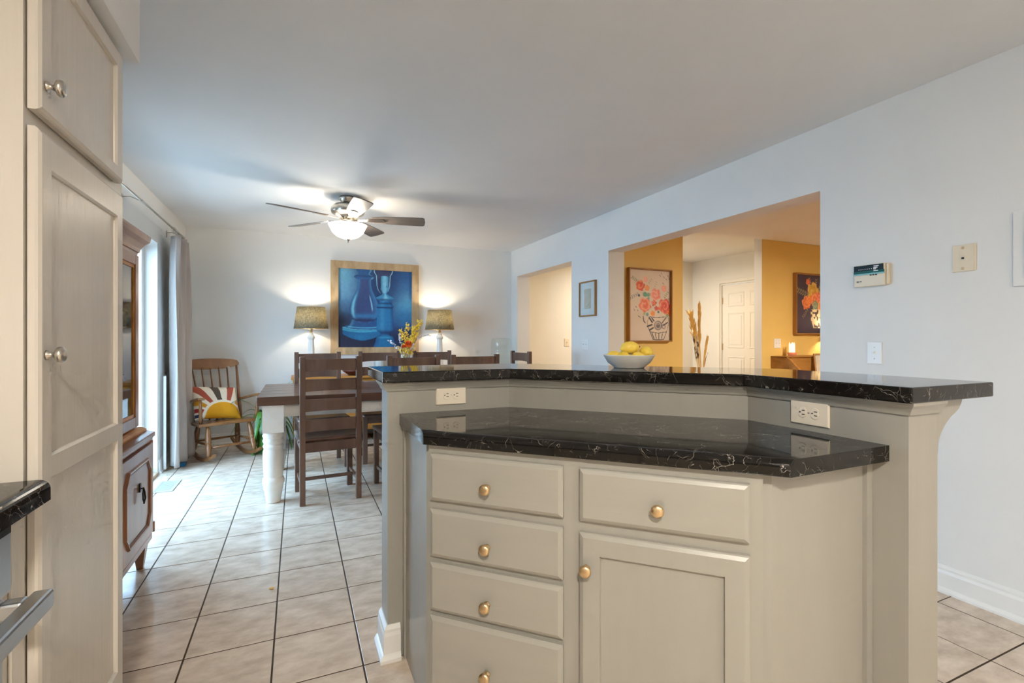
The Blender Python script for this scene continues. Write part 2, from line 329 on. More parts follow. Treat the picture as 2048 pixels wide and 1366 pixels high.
# sliding door
D1 = thing('door_1', 'white framed sliding glass door in the left wall behind the hutch', 'door', (-1.25, 4.3, 0)); D1['kind'] = 'structure'
bm = B(); box(bm, XL2-.02, XL, DY0, DY0+.02, 0, DH); box(bm, XL2-.02, XL, DY1-.02, DY1, 0, DH); box(bm, XL2-.02, XL, DY0+.02, DY1-.02, DH-.02, DH); obj('jamb', bm, TRIM, D1, world=True)
obj('threshold', bx(XL2-.02, XL+.012, DY0+.02, DY1-.02, 0, .026), pm('threshold_wood', s2l((190, 168, 140)), rough=.5), D1, world=True, bevel=.006)
for k, (y0, y1, xx) in enumerate(((3.42, 4.33, -1.285), (4.27, 5.18, -1.24))):
    bm = B(); s = .07
    box(bm, xx-.02, xx+.02, y0, y0+s, .03, 2.03); box(bm, xx-.02, xx+.02, y1-s, y1, .03, 2.03); box(bm, xx-.02, xx+.02, y0+s, y1-s, .03, .03+s); box(bm, xx-.02, xx+.02, y0+s, y1-s, 2.03-s, 2.03)
    f = obj('sliding_panel', bm, TRIM, D1, world=True, bevel=.004)
    obj('pane', bx(xx-.003, xx+.003, y0+s, y1-s, .03+s, 2.03-s), GLASS, f, world=True)
    if k == 1: obj('handle', bx(xx+.02, xx+.045, y0+.025, y0+.05, .92, 1.12), WPLASTIC, f, world=True)
# ------------------------------------------------------------------ island
R2 = 2**.5
WP = [(.31, 1.85), (.805, 1.85), (1.438, 1.217), (1.438, .73)]          # front line of the half wall
WB = [tuple(q) for q in offs(WP, .132)]
ZB, TB = 1.075, .041; ZU = ZB-TB
HW = thing('half_wall', 'greige painted half wall of the island carrying the raised bar', 'half wall', (1.1, 1.6, 0))
obj('wall_panel', prism(B(), WP+WB[::-1], 0, ZU), GREIGE, HW, world=True)
full = [(.31, 1.982)]+WP+[(1.570, .73)]
mp = [(0, ZU-.034), (-.006, ZU-.034), (-.009, ZU-.026), (-.015, ZU-.016), (-.022, ZU-.008), (-.024, ZU), (0, ZU)]
obj('moulding', sweep(B(), full, mp), GREIGEH, HW, world=True)
kb = [(.31, 1.982), (.31, 1.85), (.356, 1.85)]
bp_ = [(0, 0), (-.030, 0), (-.030, .012), (-.022, .024), (-.017, .028), (-.017, .092), (-.013, .104), (-.013, .114), (-.004, .128), (0, .128)]
obj('baseboard', sweep(B(), kb, bp_), TRIM, HW, world=True)
cpts = []
for u, v in ((1929.8, 797), (1927.7, 805.6), (1922.4, 817.4), (1914.8, 825.6), (1906, 833.8), (1898.4, 844.3), (1892.5, 854.9), (1886.7, 867.8), (1883.2, 879.5), (1881.4, 892.4), (1880.6, 905)):
    t = (u-1024)/972.226; X = .73*(SIN+t*COS)/(COS-t*SIN); d = X*SIN+.73*COS; cpts.append((X, HC-(v-677.352)*d/972.226))
dx = 1.572-cpts[-1][0]; cpts = [(x+dx, z) for x, z in cpts]
poly = [(1.5702, ZU)]+[(cpts[0][0], ZU)]+cpts+[(1.5702, cpts[-1][1]-.01)]
obj('corbel', prism(B(), poly, .73, .775, 'y'), GREIGE, HW, world=True, bevel=.002)
bfront = offs(WP, -.040); bback = offs(WP, .355)
bp = [(.285, bfront[0].y), tuple(bfront[1]), tuple(bfront[2]), (bfront[3].x, .702), (bback[3].x, .702), tuple(bback[2]), tuple(bback[1]), (.285, bback[0].y)]
bt = obj('bar_top', prism(B(), bp, ZU, ZB), MARBLE, None, bevel=.004, seg=3)
tag(bt, 'raised black marbled bar top along the back of the island', 'bar top')
# lower counter
cp = [(.354, 1.849), (.354, 1.470), (1.050, .774), (1.437, .774), (1.437, 1.2164), (.8045, 1.849)]
bm = prism(B(), cp, .872, .914); bm.verts.ensure_lookup_table(); bm.edges.ensure_lookup_table()
ft = [ed for ed in bm.edges if all(abs(v.co.z-.914) < 1e-5 and abs(v.co.x+v.co.y-1.824) < 2e-3 for v in ed.verts)]
bmesh.ops.bevel(bm, geom=ft, offset=.019, segments=7, affect='EDGES', profile=.5)
fb = [ed for ed in bm.edges if all(abs(v.co.z-.872) < 1e-5 and abs(v.co.x+v.co.y-1.824) < 2e-3 for v in ed.verts)]
bmesh.ops.bevel(bm, geom=fb, offset=.003, segments=2, affect='EDGES', profile=.5)
for f in bm.faces: f.smooth = False
tag(obj('island_countertop', bm, MARBLE), 'black marbled lower island countertop with rounded front edge', 'countertop')
# cabinet
KF = 1.855
def dp(s, o=0):   # point s along the diagonal face, o outwards
    return (.374+(s-o)/R2, KF-.374-(s+o)/R2)
CB = thing('island_cabinet', 'greige island base cabinet with four stacked drawers and one door', 'cabinet', (.8, 1.3, 0))
SW = .925; c0, c1 = dp(0), dp(SW)
body = [(.374, 1.849), c0, c1, (1.4365, c1[1]), (1.4365, 1.216), (.804, 1.849)]
inner = offs([c0, c1], .02)
cut = [(.374, 1.849), (.374, c0[1]+.03), (c1[0]+.03, c1[1]), (1.4365, c1[1]), (1.4365, 1.216), (.804, 1.849)]
obj('body', prism(B(), cut, 0, .871), GREIGE, CB, world=True)
def dbox(bm, s0, s1, z0, z1, o0, o1):
    q = [dp(s0, o0), dp(s1, o0), dp(s1, o1), dp(s0, o1)]; return prism(bm, q, z0, z1)
DRW = [(.012, .431, .703, .846), (.012, .431, .532, .677), (.012, .431, .368, .514), (.012, .431, .13, .352), (.477, .895, .702, .845)]
DOOR = (.477, .896, .13, .672)
bm = B()
for a, b in ((0, .021), (.422, .486), (.886, SW)): dbox(bm, a, b, .0, .871, -.02, 0)
for a, b, c, d in ((.021, .422, .838, .871), (.021, .422, .668, .712), (.021, .422, .505, .541), (.021, .422, .343, .377), (.021, .422, 0, .139), (.486, .886, .838, .871), (.486, .886, .663, .711), (.486, .886, 0, .139)): dbox(bm, a, b, c, d, -.02, 0)
obj('face_frame', bm, GREIGE, CB, world=True)
obj('filler_strip', bx(.366, .378, 1.826, 1.849, 0, .871), GREIGE, CB, world=True)
obj('filler_strip', bx(1.413, 1.437, c1[1]-.012, c1[1], 0, .871), GREIGE, CB, world=True)
def slab(bm, s0, s1, z0, z1, o0, o1, ch=.012):   # drawer front with chamfered rim
    q = lambda s, z, o: bm.verts.new((*dp(s, o), z))
    rim = lambda i, o: [q(s0+i, z0+i, o), q(s1-i, z0+i, o), q(s1-i, z1-i, o), q(s0+i, z1-i, o)]
    rings = [rim(0, o0), rim(0, o1-.008), rim(.003, o1-.005), rim(ch, o1)]
    bm.faces.new(rings[0][::-1]); bm.faces.new(rings[-1])
    for a, b in zip(rings, rings[1:]):
        for i in range(4): bm.faces.new([a[i], a[(i+1) % 4], b[(i+1) % 4], b[i]])
    return bm
KPROF = [(0, 0), (.010, 0), (.010, .003), (.0055, .006), (.0055, .013), (.0115, .0155), (.0158, .0185), (.0168, .022), (.0160, .0255), (.0125, .0285), (.007, .030), (0, .0305)]
def knob(parent, pos, normal, m, sc=1.0):
    bm = lathe(B(), [(r*sc, z*sc) for r, z in KPROF], 20); n = Vector(normal).normalized()
    bm.transform(Matrix.Translation(pos) @ n.to_track_quat('Z', 'Y').to_matrix().to_4x4()); return obj('knob', bm, m, parent, world=True)
ND = (-1/R2, -1/R2, 0)
for k, (s0, s1, z0, z1) in enumerate(DRW):
    d = obj('drawer', slab(B(), s0, s1, z0, z1, 0.001, .02), GREIGEH, CB, world=True)
    ks, kz = [(.207, .763), (.206, .590), (.206, .424), (.206, .222), (.683, .763)][k]
    knob(d, (*dp(ks, .0202), kz), ND, BRASS)
s0, s1, z0, z1 = DOOR; st = .056
bm = B()
q = lambda s, z, o: bm.verts.new((*dp(s, o), z))
def ring(i, o): return [q(s0+i, z0+i, o), q(s1-i, z0+i, o), q(s1-i, z1-i, o), q(s0+i, z1-i, o)]
rings = [ring(.02, .001), ring(0, .001), ring(0, .012), ring(.003, .015), ring(.012, .020), ring(st, .020), ring(st+.002, .012), ring(st+.003, .001)]
for a, b in zip(rings, rings[1:]):
    for i in range(4): bm.faces.new([a[i], a[(i+1) % 4], b[(i+1) % 4], b[i]])
dr = obj('door', bm, GREIGE, CB, world=True)
obj('panel', dbox(B(), s0+st-.01, s1-st+.01, z0+st-.01, z1-st+.01, .003, .009), GREIGE, dr, world=True)
knob(dr, (*dp(.499, .0202), .580), ND, BRASS)
# outlets
def outlet(name, label, pos, ax, n):   # horizontal duplex, ax: direction along width
    t = thing(name, label, 'outlet', pos, math.atan2(ax[1], ax[0]), 'power outlets of the island')
    pf = B(); r = [(-.061, -.038), (.061, -.038), (.061, .038), (-.061, .038)]; i = [(x*.95, z*.92) for x, z in r]
    a = [pf.verts.new((x, 0, z)) for x, z in r]; b = [pf.verts.new((x, -.003, z)) for x, z in r]; c = [pf.verts.new((x, -.0065, z)) for x, z in i]
    for p, qq in ((a, b), (b, c)):
        for k in range(4): pf.faces.new([p[k], p[(k+1) % 4], qq[(k+1) % 4], qq[k]])
    pf.faces.new(a[::-1]); pf.faces.new(c); obj('plate', pf, PLASTIC, t)
    for sx in (-.0195, .0195):
        pts = [(sx+.0145*math.cos(g), .0172*math.sin(g)) for g in [2*PI*k/20 for k in range(20)]]
        pts = [(max(min(x, sx+.0125), sx-.0125), z) for x, z in pts]
        so = obj('socket', prism(B(), pts, -.0085, -.0064, 'y'), PLASTIC, t, bevel=.0006, seg=1)
        for zz in (-.006, .006): obj('slot', bx(sx-.001, sx+.008, -.0088, -.0084, zz-.0011, zz+.0011), DARK, so)
        obj('slot', bx(sx-.0095, sx-.0055, -.0088, -.0084, -.002, .002), DARK, so)
    obj('screw', bx(-.002, .002, -.0075, -.006, -.002, .002), NICKEL, t)
outlet('wall_outlet', 'ivory duplex outlet on the left face of the island half wall', (.555, 1.8495, .976), (1, 0), None)
outlet('wall_outlet', 'ivory duplex outlet on the right face of the island half wall', (1.4375, .992, .970), (0, -1), None)
# ------------------------------------------------------------------ pantry and left run
PT = thing('pantry_cabinet', 'tall cream pantry cabinet with upper and lower doors at left', 'cabinet', (-.8, 1.58, 0))
bm = B(); box(bm, XL+.002, -.52, 1.283, 1.878, .10, 2.063); box(bm, XL+.002, -.56, 1.283, 1.878, 0, .10); obj('body', bm, CREAM, PT, world=True)
bm = B()
box(bm, -.52, -.50, 1.283, 1.305, .10, 2.063); box(bm, -.52, -.50, 1.856, 1.878, .10, 2.063)
for a, b in ((.10, .16), (1.59, 1.70), (2.03, 2.063)): box(bm, -.52, -.50, 1.305, 1.856, a, b)
obj('face_frame', bm, CREAM, PT, world=True)
obj('side_panel', bx(-.99, -.545, 1.278, 1.283, .92, 2.06), CREAM, PT, world=True, bevel=.001)
def pdoor(y0, y1, z0, z1, panels, st=.052):
    # door leaf: frame ring pieces with bevelled rim, recessed panels
    x0, x1 = -.4965, -.477; bm = B()
    def P(y, z, x): return bm.verts.new((x, y, z))
    def rg(a, b, c, d, i, x): return [P(a+i, c+i, x), P(b-i, c+i, x), P(b-i, d-i, x), P(a+i, d-i, x)]
    def strip(rs):
        for a, b in zip(rs, rs[1:]):
            for i in range(4): bm.faces.new([a[i], a[(i+1) % 4], b[(i+1) % 4], b[i]])
    strip([rg(y0, y1, z0, z1, .02, x0), rg(y0, y1, z0, z1, 0, x0), rg(y0, y1, z0, z1, 0, x1-.008), rg(y0, y1, z0, z1, .003, x1-.004), rg(y0, y1, z0, z1, .010, x1)])
    zs = [z0+.010]+[v for p in panels for v in p]+[z1-.010]; ya, yb = y0+.010, y1-.010
    def face(a, b, c, d): bm.faces.new([P(a, c, x1), P(b, c, x1), P(b, d, x1), P(a, d, x1)])
    face(ya, y0+st, z0+.010, z1-.010); face(y1-st, yb, z0+.010, z1-.010)
    for k in range(0, len(zs), 2): face(y0+st, y1-st, zs[k], zs[k+1])
    for a, b in panels: strip([rg(y0+st, y1-st, a, b, 0, x1), rg(y0+st, y1-st, a, b, .004, x1-.006), rg(y0+st, y1-st, a, b, .006, x0)])
    d = obj('door', bm, CREAM, PT, world=True)
    for a, b in panels: obj('panel', bx(x0+.003, x1-.0095, y0+st-.01, y1-st+.01, a-.01, b+.01), CREAM, d, world=True)
    return d
dl = pdoor(1.290, 1.812, .14, 1.628, [(.225, .902), (.948, 1.555)])
knob(dl, (-.4768, 1.318, 1.163), (1, 0, 0), NICKEL, 1.05)
du = pdoor(1.290, 1.812, 1.662, 2.045, [(1.700, 1.995)])
knob(du, (-.4768, 1.318, 1.722), (1, 0, 0), NICKEL, 1.05)
lc = thing('base_cabinet', 'narrow cream base cabinet strip beside the dishwasher and the pantry', 'cabinet', (-.8, 1.23, 0))
bm = B(); box(bm, XL+.002, -.50, 1.19, 1.276, .10, .868); box(bm, XL+.002, -.55, 1.19, 1.276, 0, .10); obj('body', bm, CREAM, lc, world=True, bevel=.002)
obj('stile', bx(-.4995, -.494, 1.225, 1.274, .12, .866), CREAM, lc, world=True, bevel=.001)
bm = prism(B(), [(-.455, .914), (-.455, .872), (XL+.001, .872), (XL+.001, .914)], -1.2, 1.276, 'y'); bm.edges.ensure_lookup_table()
ft = [ed for ed in bm.edges if all(abs(v.co.x+.455) < 1e-5 and abs(v.co.z-.914) < 1e-5 for v in ed.verts)]
bmesh.ops.bevel(bm, geom=ft, offset=.019, segments=7, affect='EDGES', profile=.5)
tag(obj('kitchen_countertop', bm, MARBLE), 'black marbled kitchen countertop ending against the pantry at the left edge', 'countertop')
dw = thing('dishwasher', 'stainless dishwasher below the left kitchen countertop', 'dishwasher', (-.8, .88, 0))
obj('body', bx(-1.10, -.52, .585, 1.185, .02, .866), DARK, dw, world=True)
obj('door', bx(-.5195, -.488, .588, 1.184, .11, .73), STEEL, dw, world=True, bevel=.004)
obj('control_panel', bx(-.5195, -.476, .588, 1.184, .735, .862), STEEL, dw, world=True, bevel=.006)
obj('vent_strip', bx(-.478, -.4755, .60, 1.178, .845, .858), DARK, dw, world=True)
bm = B(); box(bm, -.442, -.412, .60, 1.172, .70, .735); box(bm, -.4755, -.442, 1.13, 1.16, .702, .733); box(bm, -.4755, -.442, .61, .64, .702, .733); box(bm, -.488, -.4755, 1.13, 1.16, .702, .733); box(bm, -.488, -.4755, .61, .64, .702, .733); obj('handle', bm, STEEL, dw, world=True, bevel=.005)
kc = thing('base_cabinet', 'cream base cabinet on the near side of the dishwasher', 'cabinet', (-.8, -.3, 0))
bm = B(); box(bm, XL+.002, -.50, -1.2, .58, .10, .868); box(bm, XL+.002, -.55, -1.2, .58, 0, .10); obj('body', bm, CREAM, kc, world=True)
for y in (-1.17, -.58, .0): obj('door', bx(-.4995, -.48, y, y+.55, .13, .85), CREAM, kc, world=True, bevel=.004)
# ------------------------------------------------------------------ hutch
HX = -.70
HU = thing('china_hutch', 'cherry china hutch with glass doors above panelled cupboard on tapered legs', 'hutch', (-.9, 2.55, 0))
ya, yb = 1.99, 3.135
bb = [(XL+.005, ya), (HX-.03, ya), (HX, ya+.03), (HX, yb-.045), (HX-.045, yb), (XL+.005, yb)]
obj('base_body', prism(B(), bb, .165, .672), HUTCHW, HU, world=True)
tp = [(XL+.005, ya-.01), (HX-.02, ya-.01), (HX+.022, ya+.02), (HX+.022, yb-.05), (HX+.010, yb-.035), (HX-.012, yb-.012), (HX-.030, yb+.022), (XL+.005, yb+.022)]
bm = prism(B(), tp, .688, .712); prism(bm, [(x-.010 if x > -1 else x, y) for x, y in tp], .672, .688); obj('base_top', bm, HUTCHW, HU, world=True, bevel=.004)
skirt = [(XL+.005, ya), (HX-.03, ya-.004), (HX+.008, ya+.02), (HX+.008, yb-.045), (HX-.045, yb+.010), (XL+.005, yb+.010)]
obj('plinth_rail', prism(B(), skirt, .152, .185), HUTCHW, HU, world=True, bevel=.004)
nd = 2; dwid = (yb-.075-(ya+.03))/nd
for k in range(nd):
    y0 = ya+.03+k*dwid+.004; y1 = y0+dwid-.008; z0, z1 = .198, .660
    d = obj('cupboard_door', bx(HX, HX+.018, y0, y1, z0, z1), HUTCHW, HU, world=True, bevel=.003)
    m_ = .055; c = .06
    pth = [(y0+m_, z0+m_+c), (y0+m_, z1-m_-c), (y0+m_+.02, z1-m_-c+.02), (y0+m_+.05, z1-m_), (y1-m_-.05, z1-m_), (y1-m_-.02, z1-m_-c+.02), (y1-m_, z1-m_-c), (y1-m_, z0+m_+c), (y1-m_-.02, z0+m_+c-.02), (y1-m_-.05, z0+m_), (y0+m_+.05, z0+m_), (y0+m_+.02, z0+m_+c-.02)]
    for o_, wd, mt, hh in ((0, .016, HUTCHW, .008), (.016, .008, HUTCHD, .003)):
        b2 = B(); pr = [(o_, 0), (o_+wd, 0), (o_+wd*.8, hh), (o_+wd*.3, hh*1.2)]
        sweep(b2, pth[::-1], [(p[0], p[1]) for p in pr], closed=True)
        for v in b2.verts: v.co = Vector((HX+.0175+v.co.z, v.co.x, v.co.y))
        obj('door_moulding', b2, mt, d, world=True)
    py = (y0+y1)/2+.02; pz = .455
    hb = tube(B(), [(HX+.022, py, pz+.03), (HX+.034, py, pz+.034), (HX+.036, py+.012, pz+.01), (HX+.038, py+.014, pz-.02), (HX+.036, py, pz-.04), (HX+.036, py-.013, pz-.02), (HX+.034, py-.010, pz+.01), (HX+.034, py-.002, pz+.03)], .0038, 8)
    box(hb, HX+.018, HX+.024, py-.010, py+.010, pz+.015, pz+.055); obj('pull', hb, BLACKM, d, world=True)
st_ = B(); prism(st_, [(HX+.001, yb-.05), (HX+.010, yb-.045), (HX+.010, yb-.040), (HX-.028, yb+.004), (HX-.043, yb+.004)], .19, .668)
obj('corner_post', st_, HUTCHW, HU, world=True)
obj('corner_block', prism(B(), [(HX+.0105, yb-.052), (HX+.018, yb-.046), (HX+.018, yb-.038), (HX-.024, yb+.010), (HX-.038, yb+.010)], .186, .24), HUTCHW, HU, world=True)
def tleg(x, y):
    b2 = B(); rs = []
    for z, hw in ((.152, .022), (.142, .022), (.138, .030), (.120, .031), (.116, .027), (.006, .0135), (0, .0135)):
        rs.append([b2.verts.new((x+a*hw, y+b_*hw, z)) for a, b_ in ((-1, -1), (1, -1), (1, 1), (-1, 1))])
    b2.faces.new(rs[0]); b2.faces.new(rs[-1][::-1])
    for a, b_ in zip(rs, rs[1:]):
        for i in range(4): b2.faces.new([a[i], a[(i+1) % 4], b_[(i+1) % 4], b_[i]])
    obj('leg', b2, HUTCHW, HU, world=True)
for x, y in ((HX-.045, yb-.04), (HX-.045, ya+.04), (XL+.05, yb-.04), (XL+.05, ya+.04)): tleg(x, y)
UX = -.765; u0, u1 = ya+.03, 3.085
bm = B(); box(bm, XL+.005, XL+.02, u0, u1, .713, 1.68); box(bm, XL+.02, UX, u0, u0+.02, .713, 1.68); box(bm, XL+.02, UX, u1-.02, u1, .713, 1.68)
box(bm, XL+.02, UX, u0+.02, u1-.02, 1.66, 1.68); obj('upper_case', bm, HUTCHW, HU, world=True)
for z in (1.00, 1.32): obj('shelf', bx(XL+.02, UX-.03, u0+.02, u1-.02, z, z+.015), HUTCHW, HU, world=True)
cr = [(XL+.005, u0), (UX+.022, u0), (UX+.022, u1), (XL+.005, u1)]
obj('crown', sweep(B(), [(UX+.0, u0-.0), (UX+.0, u1), (XL+.005, u1)], [(0, 1.627), (-.008, 1.627), (-.010, 1.640), (-.016, 1.644), (-.020, 1.662), (-.034, 1.686), (-.052, 1.704), (-.056, 1.722), (-.056, 1.734), (0, 1.734)]), HUTCHW, HU, world=True)
obj('base_moulding', sweep(B(), [(UX, u0), (UX, u1), (XL+.005, u1)], [(0, .713), (-.040, .713), (-.040, .722), (-.030, .732), (-.018, .738), (0, .742)]), HONEY, HU, world=True)
for k in range(2):
    y0 = u0+.012+k*(u1-u0-.024)/2+.002; y1 = y0+(u1-u0-.024)/2-.004; z0, z1 = .748, 1.622; s = .052
    b2 = B(); X0, X1 = UX, UX+.02
    box(b2, X0, X1, y0, y0+s, z0, z1); box(b2, X0, X1, y1-s, y1, z0, z1); box(b2, X0, X1, y0+s, y1-s, z0, z0+s); box(b2, X0, X1, y0+s, y1-s, z1-s, z1)
    d = obj('glass_door', b2, HUTCHW, HU, world=True, bevel=.003)
    b2 = B(); r = .016; box(b2, X0+.004, X1-.006, y0+s, y0+s+r, z0+s, z1-s); box(b2, X0+.004, X1-.006, y1-s-r, y1-s, z0+s, z1-s); box(b2, X0+.004, X1-.006, y0+s+r, y1-s-r, z0+s, z0+s+r); box(b2, X0+.004, X1-.006, y0+s+r, y1-s-r, z1-s-r, z1-s)
    obj('bead', b2, HONEY, d, world=True)
    obj('pane', bx(X0+.006, X0+.010, y0+s, y1-s, z0+s, z1-s), HGLASS, d, world=True)
    obj('knob', bx(X1, X1+.015, (y1-.03 if k == 0 else y0+.02), (y1-.02 if k == 0 else y0+.03), 1.13, 1.145), BRASS, d, world=True, bevel=.004)
# ------------------------------------------------------------------ curtain, vent
RX, RZ = -1.012, 2.182
RD = thing('curtain_rod', 'thin nickel curtain rod along the left wall above the sliding door', 'curtain rod', (RX, 4.4, RZ))
obj('pole', tube(B(), [(RX, 3.05, RZ), (RX, 5.62, RZ)], .009, 12), NICKEL, RD, world=True)
for y in (3.05, 5.62):
    s = -1 if y < 4 else 1
    b2 = lathe(B(), [(0, 0), (.012, 0), (.012, .008), (.008, .012), (.016, .022), (.020, .034), (.014, .048), (0, .054)], 16); b2.transform(Matrix.Translation((RX, y, RZ)) @ Matrix.Rotation(-s*PI/2, 4, 'X')); obj('finial', b2, NICKEL, RD, world=True)
for y in (3.3, 4.22, 5.50):
    b2 = tube(B(), [(XL+.002, y, RZ+.012), (XL+.05, y, RZ+.018), (RX-.012, y, RZ-.004), (RX, y, RZ-.012), (RX+.012, y, RZ)], .004, 8); box(b2, XL+.0005, XL+.006, y-.012, y+.012, RZ-.03, RZ+.03); obj('bracket', b2, NICKEL, RD, world=True)
CU = thing('curtain', 'long grey linen curtain gathered at the far end of the rod', 'curtain', (-1.02, 5.4, 0))
def cf(s, t):   # s along width, t height 0..1
    z = .035+t*2.095
    w0 = .50+.06*math.sin(t*3)-.05*t
    g = .020+.038*(1-abs(t-.93)*.8)
    y = 5.20+(.08*(1-t))*s+s*w0
    x = RX+.004+.052*math.sin(s*2*PI*2.4+.6+.3*t)*(.75+.25*(1-t))+.018*math.sin(s*31+t*5)*(.4+.6*t) - .025*(1-t)*(1-s)
    if t > .8: x += (.02*math.sin(s*40))*(t-.8)*3
    return (x+.03*(1-t)*s, y, z)
obj('cloth', quadgrid(B(), cf, 90, 46), CURT, CU, world=True, solid=.003)
for k in range(7):
    y = 5.215+k*.066; c = tube(B(), [(RX+.0175*math.cos(a), y+.004*math.sin(a*.5), RZ-.004+.0175*math.sin(a)) for a in [2*PI*i/14 for i in range(15)]], .002, 6, caps=False); obj('ring', c, NICKEL, CU, world=True)
wd = obj('door_bar', bx(-1.098, -1.078, 5.262, 5.284, .02, .86), WPLASTIC, None, bevel=.003); wd.rotation_euler = (.0, -.0, 0)
tag(wd, 'white security bar standing beside the curtain', 'security bar')
bb_ = obj('blue_box', bx(-1.02, -.955, 5.40, 5.47, 0, .032), BLUEBOX, None, bevel=.006); tag(bb_, 'small blue plastic block on the floor under the curtain', 'doorstop')
VT = thing('floor_vent', 'grey metal floor register set in the tiles near the sliding door', 'vent', (-.965, 4.735, .0005))
bm = B(); a, b_, c, d = -1.04, -.89, 4.56, 4.90; m_ = .022
for q_ in ((a, a+m_, c, d), (b_-m_, b_, c, d), (a+m_, b_-m_, c, c+m_), (a+m_, b_-m_, d-m_, d)): box(bm, *q_, .0005, .006)
obj('frame', bm, VENTM, VT, world=True, bevel=.002)
for k in range(14):
    y = c+m_+.006+k*.0212; obj('slat', bx(a+m_, b_-m_, y, y+.0135, .001, .0045), VENTM, VT, world=True)
obj('backing', bx(a+m_, b_-m_, c+m_, d-m_, .0004, .0008), DARK, VT, world=True)
cb = obj('crumb', lathe(B(), [(0, 0), (.010, .001), (.012, .005), (.007, .009), (0, .010)], 9, squash=.6), CRUMB, None, loc=(0, 0, 0)); px, py = -.01, 2.24
cb.location = (-0.111, 2.591, 0.0002); tag(cb, 'tiny tan crumb lying on a floor tile', 'crumb')
# ------------------------------------------------------------------ dining table and chairs
TXa, TXb, TYa, TYb, TZ = -.262, 2.02, 3.885, 4.99, .779
DT = thing('dining_table', 'long farmhouse dining table with dark plank top and turned white legs', 'table', (.88, 4.44, 0))
npl = 5; wpl = (TYb-TYa)/npl
for k in range(npl):
    obj('plank', bx(TXa, TXb, TYa+k*wpl+.0006, TYa+(k+1)*wpl-.0006, TZ-.064, TZ), TABLEW, DT, world=True, bevel=.004)
ai = .085
bm = B(); box(bm, TXa+ai, TXb-ai, TYa+ai-.03, TYa+ai-.008, TZ-.155, TZ-.065); box(bm, TXa+ai, TXb-ai, TYb-ai+.008, TYb-ai+.03, TZ-.155, TZ-.065)
box(bm, TXa+ai-.03, TXa+ai-.008, TYa+ai, TYb-ai, TZ-.155, TZ-.065); box(bm, TXb-ai+.008, TXb-ai+.03, TYa+ai, TYb-ai, TZ-.155, TZ-.065)
obj('apron', bm, WHITEW, DT, world=True)
LP = [(.044, 0), (.049, .010), (.062, .095), (.066, .10), (.066, .128), (.072, .140), (.075, .160), (.070, .180), (.064, .188), (.0625, .190), (.064, .193), (.068, .26), (.0715, .33), (.070, .375), (.064, .39), (.066, .402), (.071, .412), (.066, .424), (.062, .428), (.066, .436), (.073, .452), (.066, .468), (.068, .474), (.074, .490), (.066, .508), (.0665, .516)]
legme = None
for x in (TXa+.105, TXb-.105):
    for y in (TYa+.085, TYb-.085):
        bm = lathe(B(), LP+[(0, .516)], 28); bmesh.ops.contextual_create(bm, geom=[v for v in bm.verts if v.co.z < 1e-6])
        box(bm, -.070, .070, -.070, .070, .5162, TZ-.0645)
        lg = obj('leg', bm, WHITEW, DT, loc=(x-DT.location.x, y-DT.location.y, 0)) if legme is None else None
        if lg is None:
            lg = bpy.data.objects.new('leg', legme); COL.objects.link(lg); lg.parent = DT; lg.location = (x-DT.location.x, y-DT.location.y, 0); bm.free()
        legme = lg.data
def make_chair(label, loc, rz):
    t = thing('dining_chair', label, 'chair', loc, rz, 'ladder-back dining chairs around the table')
    hw = .195; p = .019
    for s in (-1, 1):
        obj('back_post', bx(s*hw-p, s*hw+p, -p, p, 0, 1.067), CHAIRW, t, bevel=.003)
        obj('front_leg', bx(s*hw-p-.004, s*hw+p-.004 if s < 0 else s*hw+p, .375-p, .375+p, 0, .447), CHAIRW, t, bevel=.003)
    for z0, z1 in ((.960, 1.050), (.815, .905), (.670, .760), (.525, .614)):
        bm = B(); n = 10; rows = []
        for k in range(n+1):
            x = -hw+p+(2*hw-2*p)*k/n; c = -.018*(1-(2*k/n-1)**2)
            rows.append([bm.verts.new((x, y+c, z)) for y, z in ((-.010, z0+.006*(1-(2*k/n-1)**2)), (.008, z0+.006*(1-(2*k/n-1)**2)), (.008, z1), (-.010, z1))])
        for a, b_ in zip(rows, rows[1:]):
            for i in range(4): bm.faces.new([a[i], a[(i+1) % 4], b_[(i+1) % 4], b_[i]])
        bm.faces.new(rows[0][::-1]); bm.faces.new(rows[-1]); obj('slat', bm, CHAIRW, t)
    def seat(u, v):
        x = (u-.5)*.445; y = .012+v*.405; dip = -.012*max(0, 1-((u-.5)/.42)**2)*max(0, 1-((v-.45)/.42)**2); return (x, y, .474+dip)
    bm = quadgrid(B(), seat, 14, 12); bd = [ed for ed in bm.edges if ed.is_boundary]; r = bmesh.ops.extrude_edge_only(bm, edges=bd); vs2 = [v for v in r['geom'] if isinstance(v, bmesh.types.BMVert)]
    for v in vs2: v.co.z = .449
    bmesh.ops.contextual_create(bm, geom=[ed for ed in bm.edges if ed.is_boundary]); obj('seat', bm, CHAIRW, t)
    bm = B(); box(bm, -hw+p, hw-p, -.012, .012, .378, .448); box(bm, -hw+p, hw-p, .363, .387, .385, .448); box(bm, -hw-.01, -hw+.01, p, .355, .385, .448); box(bm, hw-.01, hw+.01, p, .355, .385, .448); obj('seat_rail', bm, CHAIRW, t)
    for s in (-1, 1): obj('stretcher', bx(s*hw-.009, s*hw+.009, p, .375-p, .125, .152), CHAIRW, t, bevel=.002)
    obj('stretcher', bx(-hw+.009, hw-.009, .185, .203, .126, .150), CHAIRW, t, bevel=.002)
    return t
ch = make_chair('dark ladder-back chair at the near left corner of the table', (.231, 3.803, 0), .075)
G = 'ladder-back dining chairs around the table'
dup(ch, (.838, 3.79, 0), .10, 'dark ladder-back chair in the middle of the near side of the table', G)
dup(ch, (1.352, 3.805, 0), .06, 'dark ladder-back chair at the near right of the table', G)
